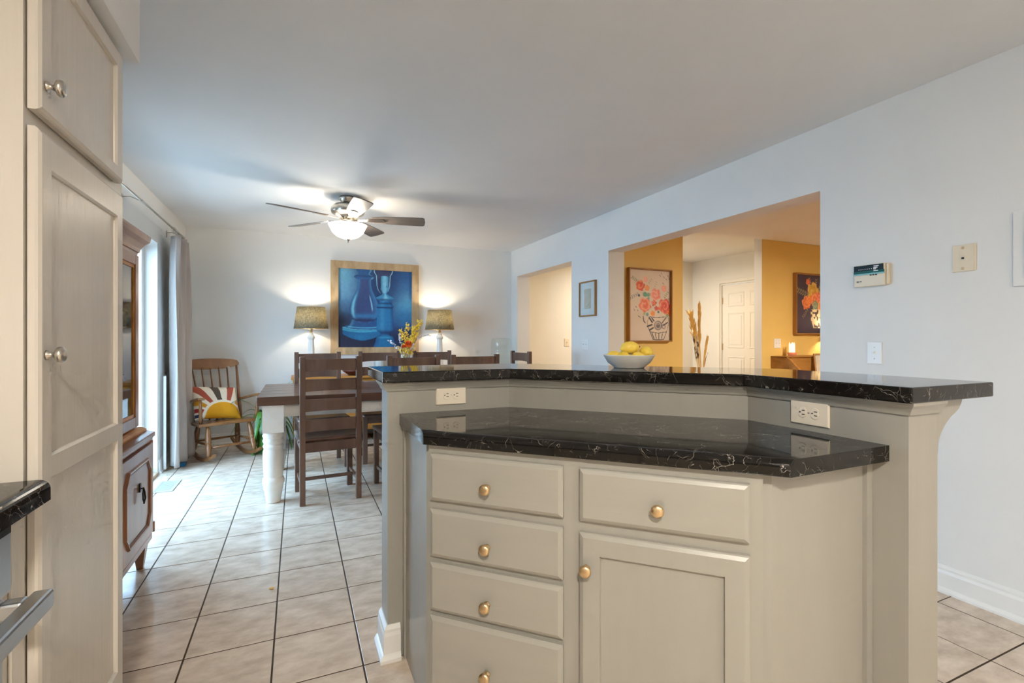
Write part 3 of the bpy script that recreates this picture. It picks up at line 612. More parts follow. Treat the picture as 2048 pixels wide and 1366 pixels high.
dup(ch, (.190, 5.15, 0), PI+.10, 'dark ladder-back chair on the far left, in front of the left lamp', G)
dup(ch, (.790, 5.19, 0), PI+.0, 'dark ladder-back chair in the middle of the far side, under the blue painting', G)
dup(ch, (1.366, 5.27, 0), PI-.05, 'dark ladder-back chair on the far right, in front of the right lamp', G)
dup(ch, (2.142, 4.612, 0), PI/2+.03, 'dark ladder-back chair at the right head of the table', G)
# vase of flowers
VX, VY = .905, 4.40
va = obj('flower_vase', lathe(B(), [(0, 0), (.045, 0), (.055, .01), (.062, .07), (.05, .15), (.034, .20), (.040, .235), (.036, .235), (.030, .2), (.046, .15), (.056, .07), (.05, .014), (0, .012)], 24), CERAM, None, loc=(VX, VY, TZ+.0003)); tag(va, 'pale ceramic vase holding flowers on the dining table', 'vase')
def rot_to(n): return Vector(n).normalized().to_track_quat('Z', 'Y').to_matrix().to_4x4()
Zt = TZ+.225
RGT = Vector((COS, -SIN, 0)); UPV = Vector((0, 0, 1)); DEP = Vector((SIN, COS, 0))
def VP(r, z, d=0): return Vector((VX, VY, 0))+RGT*r+DEP*d+UPV*z
def blossom(bm, p, r, n):
    M = Matrix.Translation(p) @ rot_to(n)
    for k in range(4):
        a = k*PI/2+random.random()*.4; d = Vector((math.cos(a), math.sin(a), .35)); s_ = Vector((-math.sin(a), math.cos(a), 0))
        q_ = [Vector((0, 0, 0)), d*r*.6+s_*r*.34, d*r, d*r*.6-s_*r*.34]
        bm.faces.new([bm.verts.new(M @ v) for v in q_])
PXM = 4.42/972.2
def branch(label, pts, n, r, mt, grp, spread=.02):
    t = thing('flower_branch', label, 'flowers', tuple(VP(0, Zt)), 0, grp)
    P = [VP(*q_) for q_ in pts]; obj('twig', tube(B(), P, .0018, 6), TWIG, t, world=True)
    bm = B()
    n = int(n*1.6)
    for k in range(n):
        f = .18+.82*(k+random.random())/n; x = f*(len(P)-1); i = min(int(x), len(P)-2); p = P[i].lerp(P[i+1], x-i)
        p = p+Vector([random.uniform(-1, 1)*spread for _ in range(3)]); blossom(bm, p, r*random.uniform(.8, 1.25), (random.uniform(-1, 1)-SIN, random.uniform(-1, 1)-COS, random.uniform(-.3, 1)))
    o = obj('blossoms', bm, mt, t, world=True, recalc=False); o['kind'] = 'stuff'
def uv(u, v): return ((u-797)*PXM, HC-(v-677.35)*PXM)
branch('tall upright yellow blossom branch on the left of the bouquet', [(0, Zt-.05), uv(798, 690), uv(797, 668), uv(800, 645)], 34, .013, YPET, 'yellow blossom branches in the vase', .016)
branch('yellow blossom branch leaning right in the bouquet', [(.005, Zt-.05), uv(808, 690), uv(815, 665), uv(824, 645)], 44, .014, YPET, 'yellow blossom branches in the vase', .022)
branch('yellow blossom branch leaning left in the bouquet', [(-.005, Zt-.05), uv(795, 688), uv(789, 672), uv(784, 660)], 30, .013, YPET, 'yellow blossom branches in the vase', .016)
branch('dense yellow blossom branch in the middle of the bouquet', [(0, Zt-.05), uv(805, 685), uv(811, 668), uv(813, 655)], 40, .013, YPET, 'yellow blossom branches in the vase', .020)
branch('low yellow blossom branch at the rim of the vase', [(0, Zt-.05, -.02), uv(790, 705), uv(785, 698), uv(780, 694)], 20, .012, YPET, 'yellow blossom branches in the vase', .014)
branch('white blossom sprig reaching to the left', [(0, Zt-.05), uv(786, 702), uv(772, 690), uv(762, 682)], 18, .010, WPET, 'white sprigs in the vase', .009)
branch('white blossom sprig reaching to the right', [(0, Zt-.05), uv(815, 680), uv(830, 671), uv(846, 672)], 16, .010, WPET, 'white sprigs in the vase', .009)
branch('upright white blossom sprig beside the orange flowers', [(0, Zt-.05, -.02), uv(787, 700), uv(785, 682), uv(784, 668)], 16, .010, WPET, 'white sprigs in the vase', .009)
branch('white blossom sprig hanging over the front of the vase', [(0, Zt-.05, -.03), (-.012, Zt-.005, -.05), (-.02, Zt-.02, -.07), (-.015, Zt-.05, -.075)], 26, .012, WPET, 'white sprigs in the vase', .016)
def ranun(label, u, v, r, nrm):
    q_ = uv(u, v); c = VP(q_[0], q_[1], -.05); t = thing('ranunculus', label, 'flower', tuple(VP(0, Zt)), 0, 'orange flowers in the vase')
    obj('stem', tube(B(), [VP(0, Zt-.05, -.02), VP(q_[0]*.6, Zt+.01, -.04), c], .0022, 6), STEMG, t, world=True)
    bm = B()
    for ly in range(4):
        rr = r*(1-.2*ly); nn = 8
        for k in range(nn):
            a = 2*PI*(k+ly*.5)/nn; ca, sa = math.cos(a), math.sin(a); w_ = rr*.42; M = Matrix.Translation(c) @ rot_to(nrm)
            pts = [(ca*rr*.2-sa*w_*.4*0, sa*rr*.2, .002*ly), (ca*rr*.8-sa*w_, sa*rr*.8+ca*w_, .004+.006*ly), (ca*rr, sa*rr, .010+.006*ly), (ca*rr*.8+sa*w_, sa*rr*.8-ca*w_, .004+.006*ly)]
            bm.faces.new([bm.verts.new(M @ Vector(p)) for p in pts])
    obj('petals', bm, OPET, t, world=True, recalc=False)
ranun('larger orange flower facing out of the bouquet', 803.5, 688, .033, (-SIN+.1, -COS, .25))
ranun('smaller orange flower seen from the side at the rim of the vase', 794.5, 694.5, .026, (-SIN*.4, -COS*.4, .9))
# ------------------------------------------------------------------ rocking chair and cushion
RKx, RKy, RKr = -.672, 5.69, math.radians(26.8)
RC = thing('rocking_chair', 'brown wooden spindle-back rocking chair in the back left corner', 'rocking chair', (RKx, RKy, 0), RKr)
wr, lr, zt = .21, .345, .085
for s in (-1, 1):
    bm = B(); n = 18; rows = []
    for k in range(n+1):
        y = -lr+2*lr*k/n*1.06; z = zt*(y/lr)**2
        hh = .030 if 2 < k < n-2 else .024
        rows.append([bm.verts.new((s*wr+a, y, z+b_)) for a, b_ in ((-.014, .0), (.014, .0), (.014, hh+.006), (-.014, hh+.006))])
    for a, b_ in zip(rows, rows[1:]):
        for i in range(4): bm.faces.new([a[i], a[(i+1) % 4], b_[(i+1) % 4], b_[i]])
    bm.faces.new(rows[0][::-1]); bm.faces.new(rows[-1]); obj('rocker', bm, ROCKW, RC, bevel=.003)
def turned(bm, a, b_, rr, seg=12):
    a, b_ = Vector(a), Vector(b_); pts = [a.lerp(b_, f) for f, _ in rr]; return tube(bm, pts, [r for _, r in rr], seg)
LEGP = [(0, .014), (.12, .019), (.32, .0245), (.46, .0275), (.50, .021), (.52, .027), (.56, .027), (.58, .021), (.60, .027), (.72, .0265), (.80, .022), (.82, .025), (.85, .020), (.88, .021), (1, .013)]
def sz(y): return .372+.055*(-y-.0)*.35
seatp = []
for (x, y) in ((-.285, -.17), (.285, -.17), (.275, -.10), (.245, .22), (-.245, .22), (-.275, -.10)): seatp.append((x, y))
bm = prism(B(), seatp, .342, .372)
for v in bm.verts: v.co.z += -.05*v.co.y
obj('seat', bm, ROCKW, RC, bevel=.008, seg=3)
for s in (-1, 1):
    obj('leg', turned(B(), (s*.19, -.11, .352), (s*wr, -.20, zt*(.20/lr)**2+.026), LEGP), ROCKW, RC)
    obj('leg', turned(B(), (s*.18, .15, .340), (s*wr, .215, zt*(.215/lr)**2+.026), LEGP), ROCKW, RC)
    obj('stretcher', turned(B(), (s*.205, -.16, .175), (s*.20, .185, .16), [(0, .008), (.5, .012), (1, .008)]), ROCKW, RC)
    obj('back_post', turned(B(), (s*.222, .175, .355), (s*.258, .375, .905), [(0, .015), (.25, .018), (.4, .016), (.8, .013), (1, .011)]), ROCKW, RC)
    # arm and its post
    bm = B(); P = [Vector((s*.232, .235, .545)), Vector((s*.262, .06, .585)), Vector((s*.268, -.12, .618)), Vector((s*.270, -.20, .625))]; rows = []
    for k, p in enumerate(P):
        hw = (.014, .020, .026, .030)[k]; rows.append([bm.verts.new(p+Vector((a*hw, 0, b_*.012))) for a, b_ in ((-1, -1), (1, -1), (1, 1), (-1, 1))])
    for a, b_ in zip(rows, rows[1:]):
        for i in range(4): bm.faces.new([a[i], a[(i+1) % 4], b_[(i+1) % 4], b_[i]])
    bm.faces.new(rows[0][::-1]); bm.faces.new(rows[-1]); obj('arm', bm, ROCKW, RC, bevel=.005)
    obj('arm_post', turned(B(), (s*.255, -.125, .378), (s*.266, -.155, .612), [(0, .012), (.3, .017), (.36, .013), (.42, .017), (.7, .014), (1, .010)]), ROCKW, RC)
obj('stretcher', turned(B(), (-.20, -.17, .145), (.20, -.17, .145), [(0, .009), (.5, .015), (1, .009)]), ROCKW, RC)
obj('stretcher', turned(B(), (-.19, .175, .165), (.19, .175, .165), [(0, .008), (.5, .012), (1, .008)]), ROCKW, RC)
for k in range(5):
    x = -.148+k*.074; obj('spindle', turned(B(), (x*.92, .19, .352), (x*1.12, .385, .885), [(0, .008), (.35, .0105), (.7, .008), (1, .006)], 8), ROCKW, RC)
pts = []
cw = .285
top_ = [(-cw+.0, .905), (-cw-.004, .930), (-cw+.012, .960), (-cw+.05, .972)]+[(-cw+.05+(2*cw-.1)*k/8, .972+.012*math.sin(PI*k/8)) for k in range(1, 8)]+[(cw-.05, .972), (cw-.012, .960), (cw+.004, .930), (cw, .905)]
bot_ = [(cw-.08, .885), (cw-.085, .895), (cw-.115, .895), (cw-.12, .875), (0, .868), (-cw+.12, .875), (-cw+.115, .895), (-cw+.085, .895), (-cw+.08, .885)]
bm = B(); poly = top_+bot_; rows = []
for yy in (-.010, .012):
    rows.append([bm.verts.new((x, .375+(z-.87)*.36+yy+.03*(1-(x/cw)**2), z)) for x, z in poly])
n = len(poly); bm.faces.new(rows[0]); bm.faces.new(rows[1][::-1])
for i in range(n): bm.faces.new([rows[0][i], rows[0][(i+1) % n], rows[1][(i+1) % n], rows[1][i]])
bmesh.ops.triangulate(bm, faces=[f for f in bm.faces if len(f.verts) > 4]); obj('crest_rail', bm, ROCKW, RC)
def grid_print(name, m, W, Hh, nx, ny, func, parent=None, loc=None, rot=None, shape=None, world=False):
    us, vs_ = np.meshgrid(np.linspace(0, 1, nx+1), np.linspace(0, 1, ny+1)); colr = func(us, vs_)
    co_ = np.zeros((ny+1, nx+1, 3)); co_[..., 0] = (us-.5)*W; co_[..., 2] = (1-vs_)*Hh
    if shape is not None: co_ = shape(us, vs_, co_)
    me = bpy.data.meshes.new(name); idx = np.arange((nx+1)*(ny+1)).reshape(ny+1, nx+1)
    fc = np.stack([idx[:-1, :-1], idx[1:, :-1], idx[1:, 1:], idx[:-1, 1:]], -1).reshape(-1, 4)
    me.from_pydata(co_.reshape(-1, 3).tolist(), [], fc.tolist())
    ca = me.color_attributes.new('Col', 'FLOAT_COLOR', 'POINT'); c = np.clip(colr.reshape(-1, 3)/255, 0, 1); lin = np.where(c <= .04045, c/12.92, ((c+.055)/1.055)**2.4)
    ca.data.foreach_set('color', np.concatenate([lin, np.ones((len(lin), 1))], 1).astype(np.float32).ravel())
    me.materials.append(m); o = bpy.data.objects.new(name, me); COL.objects.link(o)
    if parent: o.parent = parent
    if loc is not None: o.location = loc
    if rot is not None: o.rotation_euler = rot
    return o
def lerp(a, b, t): return a+(b-a)*t[..., None]
def C3(*c): return np.array(c, float)
def ss(e0, e1, x): t = np.clip((x-e0)/(e1-e0), 0, 1); return t*t*(3-2*t)
def vnoise(u, v, sc, seed=0):
    r = np.random.default_rng(seed); g = r.random((64, 64)); x = u*sc; y = v*sc; xi = np.floor(x).astype(int); yi = np.floor(y).astype(int); fx = x-xi; fy = y-yi; fx = fx*fx*(3-2*fx); fy = fy*fy*(3-2*fy)
    q_ = lambda a, b_: g[b_ % 64, a % 64]
    return (q_(xi, yi)*(1-fx)+q_(xi+1, yi)*fx)*(1-fy)+(q_(xi, yi+1)*(1-fx)+q_(xi+1, yi+1)*fx)*fy
def cushion_col(u, v):
    c = np.broadcast_to(C3(236, 226, 208), u.shape+(3,)).copy(); cx_, cy_ = .60, 1.0; dx_ = u-cx_; dy_ = (cy_-v)*.95
    ang = np.degrees(np.arctan2(dy_, dx_)); r = np.hypot(dx_, dy_)
    for a, w_, col in ((74, 5.5, (176, 84, 66)), (98, 6, (92, 80, 70)), (122, 5.5, (176, 84, 66)), (143, 5.5, (214, 150, 36)), (160, 5, (170, 46, 40)), (174, 4, (44, 54, 92)), (50, 5, (214, 150, 36)), (28, 5, (92, 80, 70))):
        m_ = (np.abs(ang-a) < w_) & (r > .47); c[m_] = col
    m_ = (r < .47) & (r > .40); c[m_] = (240, 232, 214); c[r < .405] = (222, 158, 24)
    return c
def cush_shape(sgn):
    def f(u, v, c):
        a, b_ = 2*u-1, 2*v-1; bulge = np.clip((1-a**4)*(1-b_**4), 0, 1)**.6*.065; pin = 1-.055*(1-a**2)*0
        c = c.copy(); c[..., 0] *= 1-.05*(1-np.abs(b_)**.5)*0-.06*(1-b_**2)*np.abs(a)**2; c[..., 2] = .19+(c[..., 2]-.19)*(1-.06*(1-a**2)*np.abs(b_)**2); c[..., 1] = -sgn*bulge; return c
    return f
CS = thing('sun_cushion', 'cream cushion with yellow sun and coloured rays on the rocking chair', 'cushion', (0, 0, 0))
fr = grid_print('front_cover', CUSHP, .44, .38, 110, 110, cushion_col, CS, shape=cush_shape(1)); bk = grid_print('back_cover', CUSHP, .44, .38, 24, 24, lambda u, v: np.broadcast_to(C3(232, 224, 208), u.shape+(3,)), CS, shape=cush_shape(-1))
for o in (fr, bk):
    for p in o.data.polygons: p.use_smooth = True
M = Matrix.Translation((RKx, RKy, 0)) @ Matrix.Rotation(RKr, 4, 'Z') @ Matrix.Translation((-.045, .02, .385)) @ Matrix.Rotation(-.62, 4, 'X') @ Matrix.Rotation(.05, 4, 'Y') @ Matrix.Rotation(.10, 4, 'Z')
CS.matrix_world = M
# ------------------------------------------------------------------ plant behind the rocker
PLX, PLY = -.27, 5.80
PT_ = thing('potted_plant', 'leafy green potted plant between the rocking chair and the table', 'plant', (PLX, PLY, 0))
obj('pot', lathe(B(), [(0, 0), (.10, 0), (.105, .01), (.125, .26), (.135, .26), (.135, .29), (.12, .29), (.115, .27), (0, .265)], 28), TERRA, PT_)
obj('soil', lathe(B(), [(0, .272), (.113, .272)], 20), SOIL, PT_)
def leaf(base, d, L, wid, rise, droop, tw=0):
    bm = B(); d = Vector(d).normalized(); sd = Vector((-d.y, d.x, 0)); n = 12; rows = []
    for k in range(n+1):
        f = k/n; p = Vector(base)+d*L*f*(1-.15*f)+Vector((0, 0, rise*f-droop*f*f)); w_ = wid*math.sin(PI*min(f*.93+.07, 1))**.7
        rows.append([bm.verts.new(p-sd*w_+Vector((0, 0, .25*w_))), bm.verts.new(p), bm.verts.new(p+sd*w_+Vector((0, 0, .25*w_)))])
    for a, b_ in zip(rows, rows[1:]):
        for i in range(2): f_ = bm.faces.new([a[i], a[i+1], b_[i+1], b_[i]]); f_.smooth = True
    obj('leaf', bm, LEAF, PT_, recalc=False)
rl = random.Random(3)
for k in range(30):
    a = rl.uniform(0, 2*PI); leaf((.03*math.cos(a), .03*math.sin(a), .27), (math.cos(a), math.sin(a), 0), rl.uniform(.16, .32), rl.uniform(.016, .028), rl.uniform(.35, .75), rl.uniform(.5, 1.0))
for a, L, ri, dr, wd_ in ((PI*1.02, .52, .95, .80, .014), (PI*.97, .40, .75, .80, .018), (PI*1.1, .45, .62, .72, .016), (-.25, .30, .95, .50, .012), (.05, .38, .95, .52, .012), (.3, .30, 1.0, .55, .012), (-PI*.72, .20, .42, .80, .034), (-PI*.66, .23, .36, .85, .034), (-PI*.60, .20, .30, .72, .034), (-PI*.8, .24, .45, .95, .032), (-PI*.55, .26, .45, .95, .030), (-PI*.9, .22, .40, .8, .030)):
    leaf((0, 0, .27), (math.cos(a), math.sin(a), 0), L, wd_, ri, dr)
# ------------------------------------------------------------------ buffet, lamps, painting, cooler
BX0, BX1, BY0, BY1, BZ = -.06, 1.92, 5.90, 6.335, .766
BF = thing('sideboard', 'long honey oak sideboard against the back wall under the painting', 'sideboard', (.93, 6.12, 0))
obj('body', bx(BX0+.02, BX1-.02, BY0+.02, BY1, .13, BZ-.03), HONEY, BF, world=True)
obj('top', bx(BX0, BX1, BY0-.015, BY1, BZ-.028, BZ), HONEY, BF, world=True, bevel=.005)
bm = B()
for x in (BX0+.04, .63, 1.24, BX1-.04-.05): box(bm, x, x+.05, BY0+.03, BY1-.02, 0, .13)
obj('plinth', bm, BLACKM, BF, world=True)  # legs coloured black to stand in for the shadow under the sideboard
for k in range(4):
    x0 = BX0+.03+k*(BX1-BX0-.06)/4+.01; x1 = x0+(BX1-BX0-.06)/4-.02
    for z0, z1 in ((.56, .72), (.36, .545), (.15, .345)):
        d = obj('drawer', bx(x0, x1, BY0, BY0+.0195, z0, z1), HONEY, BF, world=True, bevel=.003)
        bm = B(); i = .022; box(bm, x0+i, x1-i, BY0-.005, BY0-.0005, z0+i, z1-i); obj('panel', bm, HONEY, d, world=True, bevel=.004)
        knob(d, ((x0+x1)/2, BY0-.005, (z0+z1)/2), (0, -1, 0), BRASS)
def table_lamp(label, x, y):
    t = thing('table_lamp', label, 'lamp', (x, y, BZ+.0003), 0, 'pair of table lamps on the sideboard')
    bm = B(); rs = []
    for z, hw in ((0, .075), (.018, .075), (.02, .060), (.035, .058), (.05, .042), (.06, .048), (.30, .036), (.42, .030), (.432, .040), (.45, .042), (.47, .034), (.48, .026), (.50, .022)):
        rs.append([bm.verts.new((a*hw, b_*hw, z)) for a, b_ in ((-1, -.41), (-.41, -1), (.41, -1), (1, -.41), (1, .41), (.41, 1), (-.41, 1), (-1, .41))])
    for a, b_ in zip(rs, rs[1:]):
        for i in range(8): bm.faces.new([a[i], a[(i+1) % 8], b_[(i+1) % 8], b_[i]])
    bm.faces.new(rs[0][::-1]); bm.faces.new(rs[-1]); obj('base', bm, CERAM, t)
    obj('socket', lathe(B(), [(0, .5005), (.016, .5005), (.016, .56), (.014, .58), (0, .58)], 16), BRASS, t)
    z0, z1 = .545, .797; r0, r1 = .186, .152
    obj('lamp_shade', lathe(B(), [(r0, z0), (r1, z1)], 48), SHADE, t, recalc=False, solid=.002)
    bm = tube(B(), [(r1*math.cos(a), r1*math.sin(a), z1) for a in [2*PI*i/40 for i in range(41)]], .003, 6, False); tube(bm, [(r0*math.cos(a), r0*math.sin(a), z0) for a in [2*PI*i/40 for i in range(41)]], .003, 6, False)
    for k in range(3):
        a = k*2*PI/3; tube(bm, [(.016*math.cos(a), .016*math.sin(a), z0+.008), (r0*math.cos(a), r0*math.sin(a), z0+.004)], .0015, 5)
    obj('shade_ring', bm, BRASS, t)
    obj('bulb', lathe(B(), [(0, .5805), (.013, .5805), (.016, .60), (.029, .63), (.030, .65), (.020, .672), (0, .68)], 16), emit('bulb_glow_'+str(int(x*10)), (1, .8, .5), 12), t)
    lamp_light('lamp_light', t, (0, 0, .712), P_LAMP, WARM, .03)
table_lamp('white based table lamp with tan linen shade, left of the painting', .152, 6.125)
table_lamp('white based table lamp with tan linen shade, right of the painting', 1.688, 6.125)
# blue painting
def blue_art(u, v):
    n1 = vnoise(u, v, 5, 1); n2 = vnoise(u, v, 40, 2); n3 = vnoise(u, v, 11, 5)
    c = np.broadcast_to(C3(34, 62, 112), u.shape+(3,)).copy()
    c = lerp(c, C3(112, 172, 202), .95*np.exp(-((u-.03)**2/.05+(v-.05)**2/.11))); c = lerp(c, C3(98, 146, 188), .8*np.exp(-((u-.08)**2/.04+(v-.34)**2/.05)))
    c = lerp(c, C3(36, 86, 146), ss(.72, .9, u)*(1-ss(.15, .45, v))*.8); c = lerp(c, C3(96, 164, 204), np.exp(-((u-.93)**2/.04+(v-.46)**2/.035))*.95)
    c = lerp(c, C3(38, 112, 172), np.exp(-((u-.9)**2/.03+(v-.62)**2/.02))*.7); c = lerp(c, C3(26, 36, 70), ss(.52, .70, v)*(1-ss(.0, .3, u))*.9); c = lerp(c, C3(24, 30, 62), ss(.80, .90, v)); c = lerp(c, C3(30, 44, 86), ss(.5, .62, v)*ss(.7, .8, u)*.0+ss(.70, .84, v)*ss(.6, .72, u)*.85)
    def prof(pts, vv): a = np.array(pts); return np.interp(vv, a[:, 0], a[:, 1], left=-1, right=-1)
    cu = .345
    def lay(c, cu, pts, fn, tilt=0.0, curve=.0):
        vv = v-curve*((u-cu)**2); hw = prof(pts, vv); t = np.where(hw > 0, (u-cu-tilt*vv)/np.maximum(hw, 1e-4), 9); m_ = 1-ss(.97, 1.03, np.abs(t)); return lerp(c, fn(t, vv), m_)
    # big vase: plinth, step, body, neck, rim
    def plinth(t, vv):
        col = lerp(np.broadcast_to(C3(20, 96, 152), t.shape+(3,)), C3(66, 160, 196), np.exp(-((vv-.80)/.012)**2)); col = lerp(col, C3(112, 190, 214), np.exp(-((vv-.775)/.010)**2)*.9); return lerp(col, C3(30, 130, 180), np.exp(-((t+.2)/.4)**2)*.4*ss(.82, .86, vv))
    c = lay(c, .315, [(.735, .20), (.77, .262), (.79, .265), (.86, .262), (.895, .15), (.915, .02)], plinth, curve=-.42)
    c = lay(c, .345, [(.655, .17), (.70, .185), (.74, .21), (.775, .245)], lambda t, vv: lerp(np.broadcast_to(C3(34, 78, 136), t.shape+(3,)), C3(78, 158, 198), np.exp(-((vv-.752)/.008)**2)+.5*np.exp(-((t+.9)/.12)**2)), curve=-.35)
    def body(t, vv):
        col = lerp(np.broadcast_to(C3(52, 70, 122), t.shape+(3,)), C3(52, 118, 172), ss(.45, .92, np.abs(t))*.85)
        col = lerp(col, C3(120, 186, 214), np.exp(-((t+.80)/.10)**2)*ss(.25, .4, vv)*(1-ss(.58, .66, vv))); col = lerp(col, C3(128, 190, 218), np.exp(-((t-.52+(.5-vv)*.3)/.05)**2)*ss(.30, .38, vv)*(1-ss(.50, .56, vv)))
        col = lerp(col, C3(40, 120, 180), np.exp(-((vv-.60)/.03)**2)*.8*(1-ss(.5, 1, np.abs(t)))); col = lerp(col, C3(28, 40, 84), np.exp(-((vv-.655)/.018)**2)*.9); return lerp(col, C3(28, 44, 90), ss(.93, 1, np.abs(t))*.6)
    c = lay(c, cu, [(.11, .088), (.20, .090), (.27, .106), (.35, .148), (.43, .182), (.51, .198), (.57, .192), (.62, .168), (.66, .125), (.685, .07)], body, curve=-.15)
    c = lay(c, cu-.005, [(-.02, .10), (.015, .105), (.04, .085), (.06, .075), (.075, .11), (.09, .135), (.105, .135), (.125, .11)], lambda t, vv: lerp(lerp(np.broadcast_to(C3(38, 84, 140), t.shape+(3,)), C3(110, 170, 204), np.exp(-((np.abs(t)-.85)/.12)**2)*.7*(t > 0)), C3(28, 60, 112), np.exp(-((vv-.085)/.012)**2)*.8))
    # harp opening of the lamp
    c = lay(c, .60, [(-.02, .135), (.03, .128), (.07, .10), (.20, .092), (.26, .075), (.30, .035)], lambda t, vv: lerp(lerp(np.broadcast_to(C3(40, 48, 88), t.shape+(3,)), C3(60, 70, 112), n3), C3(150, 196, 220), ss(.88, .93, np.abs(t))))
    c = lay(c, .618, [(.075, .046), (.085, .052), (.19, .052), (.25, .056), (.275, .04), (.30, .03), (.325, .03)], lambda t, vv: lerp(lerp(np.broadcast_to(C3(118, 180, 210), t.shape+(3,)), C3(66, 128, 176), ss(.2, 1, np.abs(t))), C3(30, 70, 120), np.exp(-(((t-.55)/.14)**2+((vv-.21)/.012)**2))))
    c = lay(c, .622, [(.300, .02), (.325, .055), (.355, .120), (.37, .122), (.40, .07), (.41, .06)], lambda t, vv: lerp(lerp(np.broadcast_to(C3(58, 130, 178), t.shape+(3,)), C3(140, 200, 222), np.exp(-((t-.1)/.3)**2)*.8), C3(28, 76, 130), np.exp(-((vv-.385)/.014)**2)*.8))
    c = lay(c, .622, [(.40, .06), (.43, .095), (.46, .116), (.485, .116), (.49, .108), (.78, .118), (.795, .10), (.81, .065), (.85, .062), (.865, .10)], lambda t, vv: lerp(lerp(lerp(np.broadcast_to(C3(30, 110, 168), t.shape+(3,)), C3(74, 152, 196), np.exp(-((t+.35)/.3)**2)*.5), C3(20, 62, 116), ss(.55, 1, t)*.7), C3(18, 44, 92), np.exp(-((vv-.485)/.010)**2)+.8*np.exp(-((vv-.815)/.03)**2)+.6*np.exp(-((vv-.43)/.012)**2)))
    c = lay(c, .622, [(.845, .06), (.865, .11), (.90, .125), (.93, .13), (1.02, .17)], lambda t, vv: lerp(lerp(np.broadcast_to(C3(22, 104, 160), t.shape+(3,)), C3(60, 160, 200), np.exp(-((vv-.875)/.012)**2)*.7), C3(18, 60, 112), ss(.4, 1, np.abs(t))*.6))
    return np.clip(c*(.96+.08*n2[..., None])*C3(1.04, 1.08, 1.06)+C3(5, 7, 5), 0, 255)
PA = thing('wall_painting', 'large square blue painting of lamp bases in a raw wood frame', 'painting', (.918, YB, 1.03))
def frame_picture(t, y, x0, x1, z0, z1, fw, th, m, canvas_fn, nx, ny, cm=PRINT, inner=True):
    for nm, poly in (('frame_rail', [(x0, z0), (x1, z0), (x1-fw, z0+fw), (x0+fw, z0+fw)]), ('frame_rail', [(x0, z1), (x0+fw, z1-fw), (x1-fw, z1-fw), (x1, z1)]), ('frame_stile', [(x0, z0), (x0+fw, z0+fw), (x0+fw, z1-fw), (x0, z1)]), ('frame_stile', [(x1, z0), (x1, z1), (x1-fw, z1-fw), (x1-fw, z0+fw)])):
        obj(nm, prism(B(), poly, y-th, y-.0005, 'y'), m, t, world=True, bevel=.003)
    obj('backing', bx(x0+fw*.5, x1-fw*.5, y-th*.45, y-.001, z0+fw*.5, z1-fw*.5), DARK, t, world=True)
    W, Hh = x1-x0-2*fw, z1-z0-2*fw
    return grid_print('canvas', cm, W, Hh, nx, ny, canvas_fn, t, loc=Vector(((x0+x1)/2, y-th*.45-.001, z0+fw))-wloc(t))
frame_picture(PA, YB, .378, 1.462, 1.000, 2.158, .090, .045, FRAMEW, blue_art, 220, 240)
db = obj('wooden_bowl', lathe(B(), [(0, 0), (.06, 0), (.07, .008), (.125, .045), (.135, .062), (.125, .062), (.065, .018), (0, .014)], 26), DARKBOWL, None, loc=(.62, 6.03, BZ+.0003)); tag(db, 'dark wooden bowl on the sideboard behind the chairs', 'bowl')
rc = obj('striped_canister', lathe(B(), [(0, 0), (.075, 0), (.08, .01), (.08, .19), (.07, .205), (.055, .21), (0, .21)], 30), RIBBED, None, loc=(.925, 6.0, BZ+.0003)); tag(rc, 'pale striped canister on the sideboard under the painting', 'canister')
WC = thing('water_cooler', 'white water cooler with clear upturned bottle in the back right corner', 'water cooler', (2.545, 6.12, 0))
obj('cabinet', bx(-.15, .15, -.16, .16, 0, .78), WPLASTIC, WC, bevel=.02, seg=3)
obj('collar', lathe(B(), [(.10, .7805), (.13, .7805), (.135, .80), (.10, .81)], 28), WPLASTIC, WC)
obj('bottle', lathe(B(), [(.03, .785), (.035, .815), (.10, .835), (.130, .865), (.134, .90), (.128, .915), (.134, .93), (.134, 1.03), (.128, 1.045), (.134, 1.06), (.134, 1.165), (.122, 1.195), (.10, 1.203), (0, 1.195)], 36), JUG, WC, recalc=True)
for x in (-.04, .04): obj('tap', bx(x-.012, x+.012, -.20, -.1605, .62, .66), BLUEBOX if x > 0 else WPLASTIC, WC, bevel=.003)
# ------------------------------------------------------------------ ceiling fan
FX, FY = .410, 4.50
FN = thing('ceiling_fan', 'nickel five-blade ceiling fan with lit glass bowl above the table', 'ceiling fan', (FX, FY, ZC))
def zz(p): return [(r, z-ZC) for r, z in p]
obj('canopy', lathe(B(), zz([(0, 2.4395), (.072, 2.4395), (.072, 2.425), (.058, 2.395), (.045, 2.385), (0, 2.385)]), 32), NICKEL, FN)
obj('motor_housing', lathe(B(), zz([(.03, 2.386), (.06, 2.384), (.115, 2.368), (.140, 2.345), (.143, 2.315), (.135, 2.295), (.10, 2.275), (.07, 2.262), (0, 2.262)]), 40), NICKEL, FN)
for k in range(20):
    a = 2*PI*k/20; bm = bx(.082, .128, -.004, .004, -.004, .004); bm.transform(Matrix.Rotation(a, 4, 'Z') @ Matrix.Translation((0, 0, 2.279-ZC)) @ Matrix.Rotation(-.42, 4, 'Y')); obj('vent_fin', bm, BLACKM if k % 2 else NICKEL, FN)
obj('light_fitter', lathe(B(), zz([(0, 2.2615), (.055, 2.2615), (.055, 2.235), (.085, 2.225), (.088, 2.210), (.07, 2.205), (0, 2.205)]), 36), NICKEL, FN)
obj('glass_bowl', lathe(B(), zz([(.163, 2.196), (.157, 2.186), (.148, 2.168), (.130, 2.130), (.095, 2.098), (.05, 2.080), (.01, 2.075), (.01, 2.078), (.05, 2.083), (.093, 2.102), (.127, 2.133), (.145, 2.170), (.154, 2.187), (.159, 2.196)]), 44), BOWLG, FN)
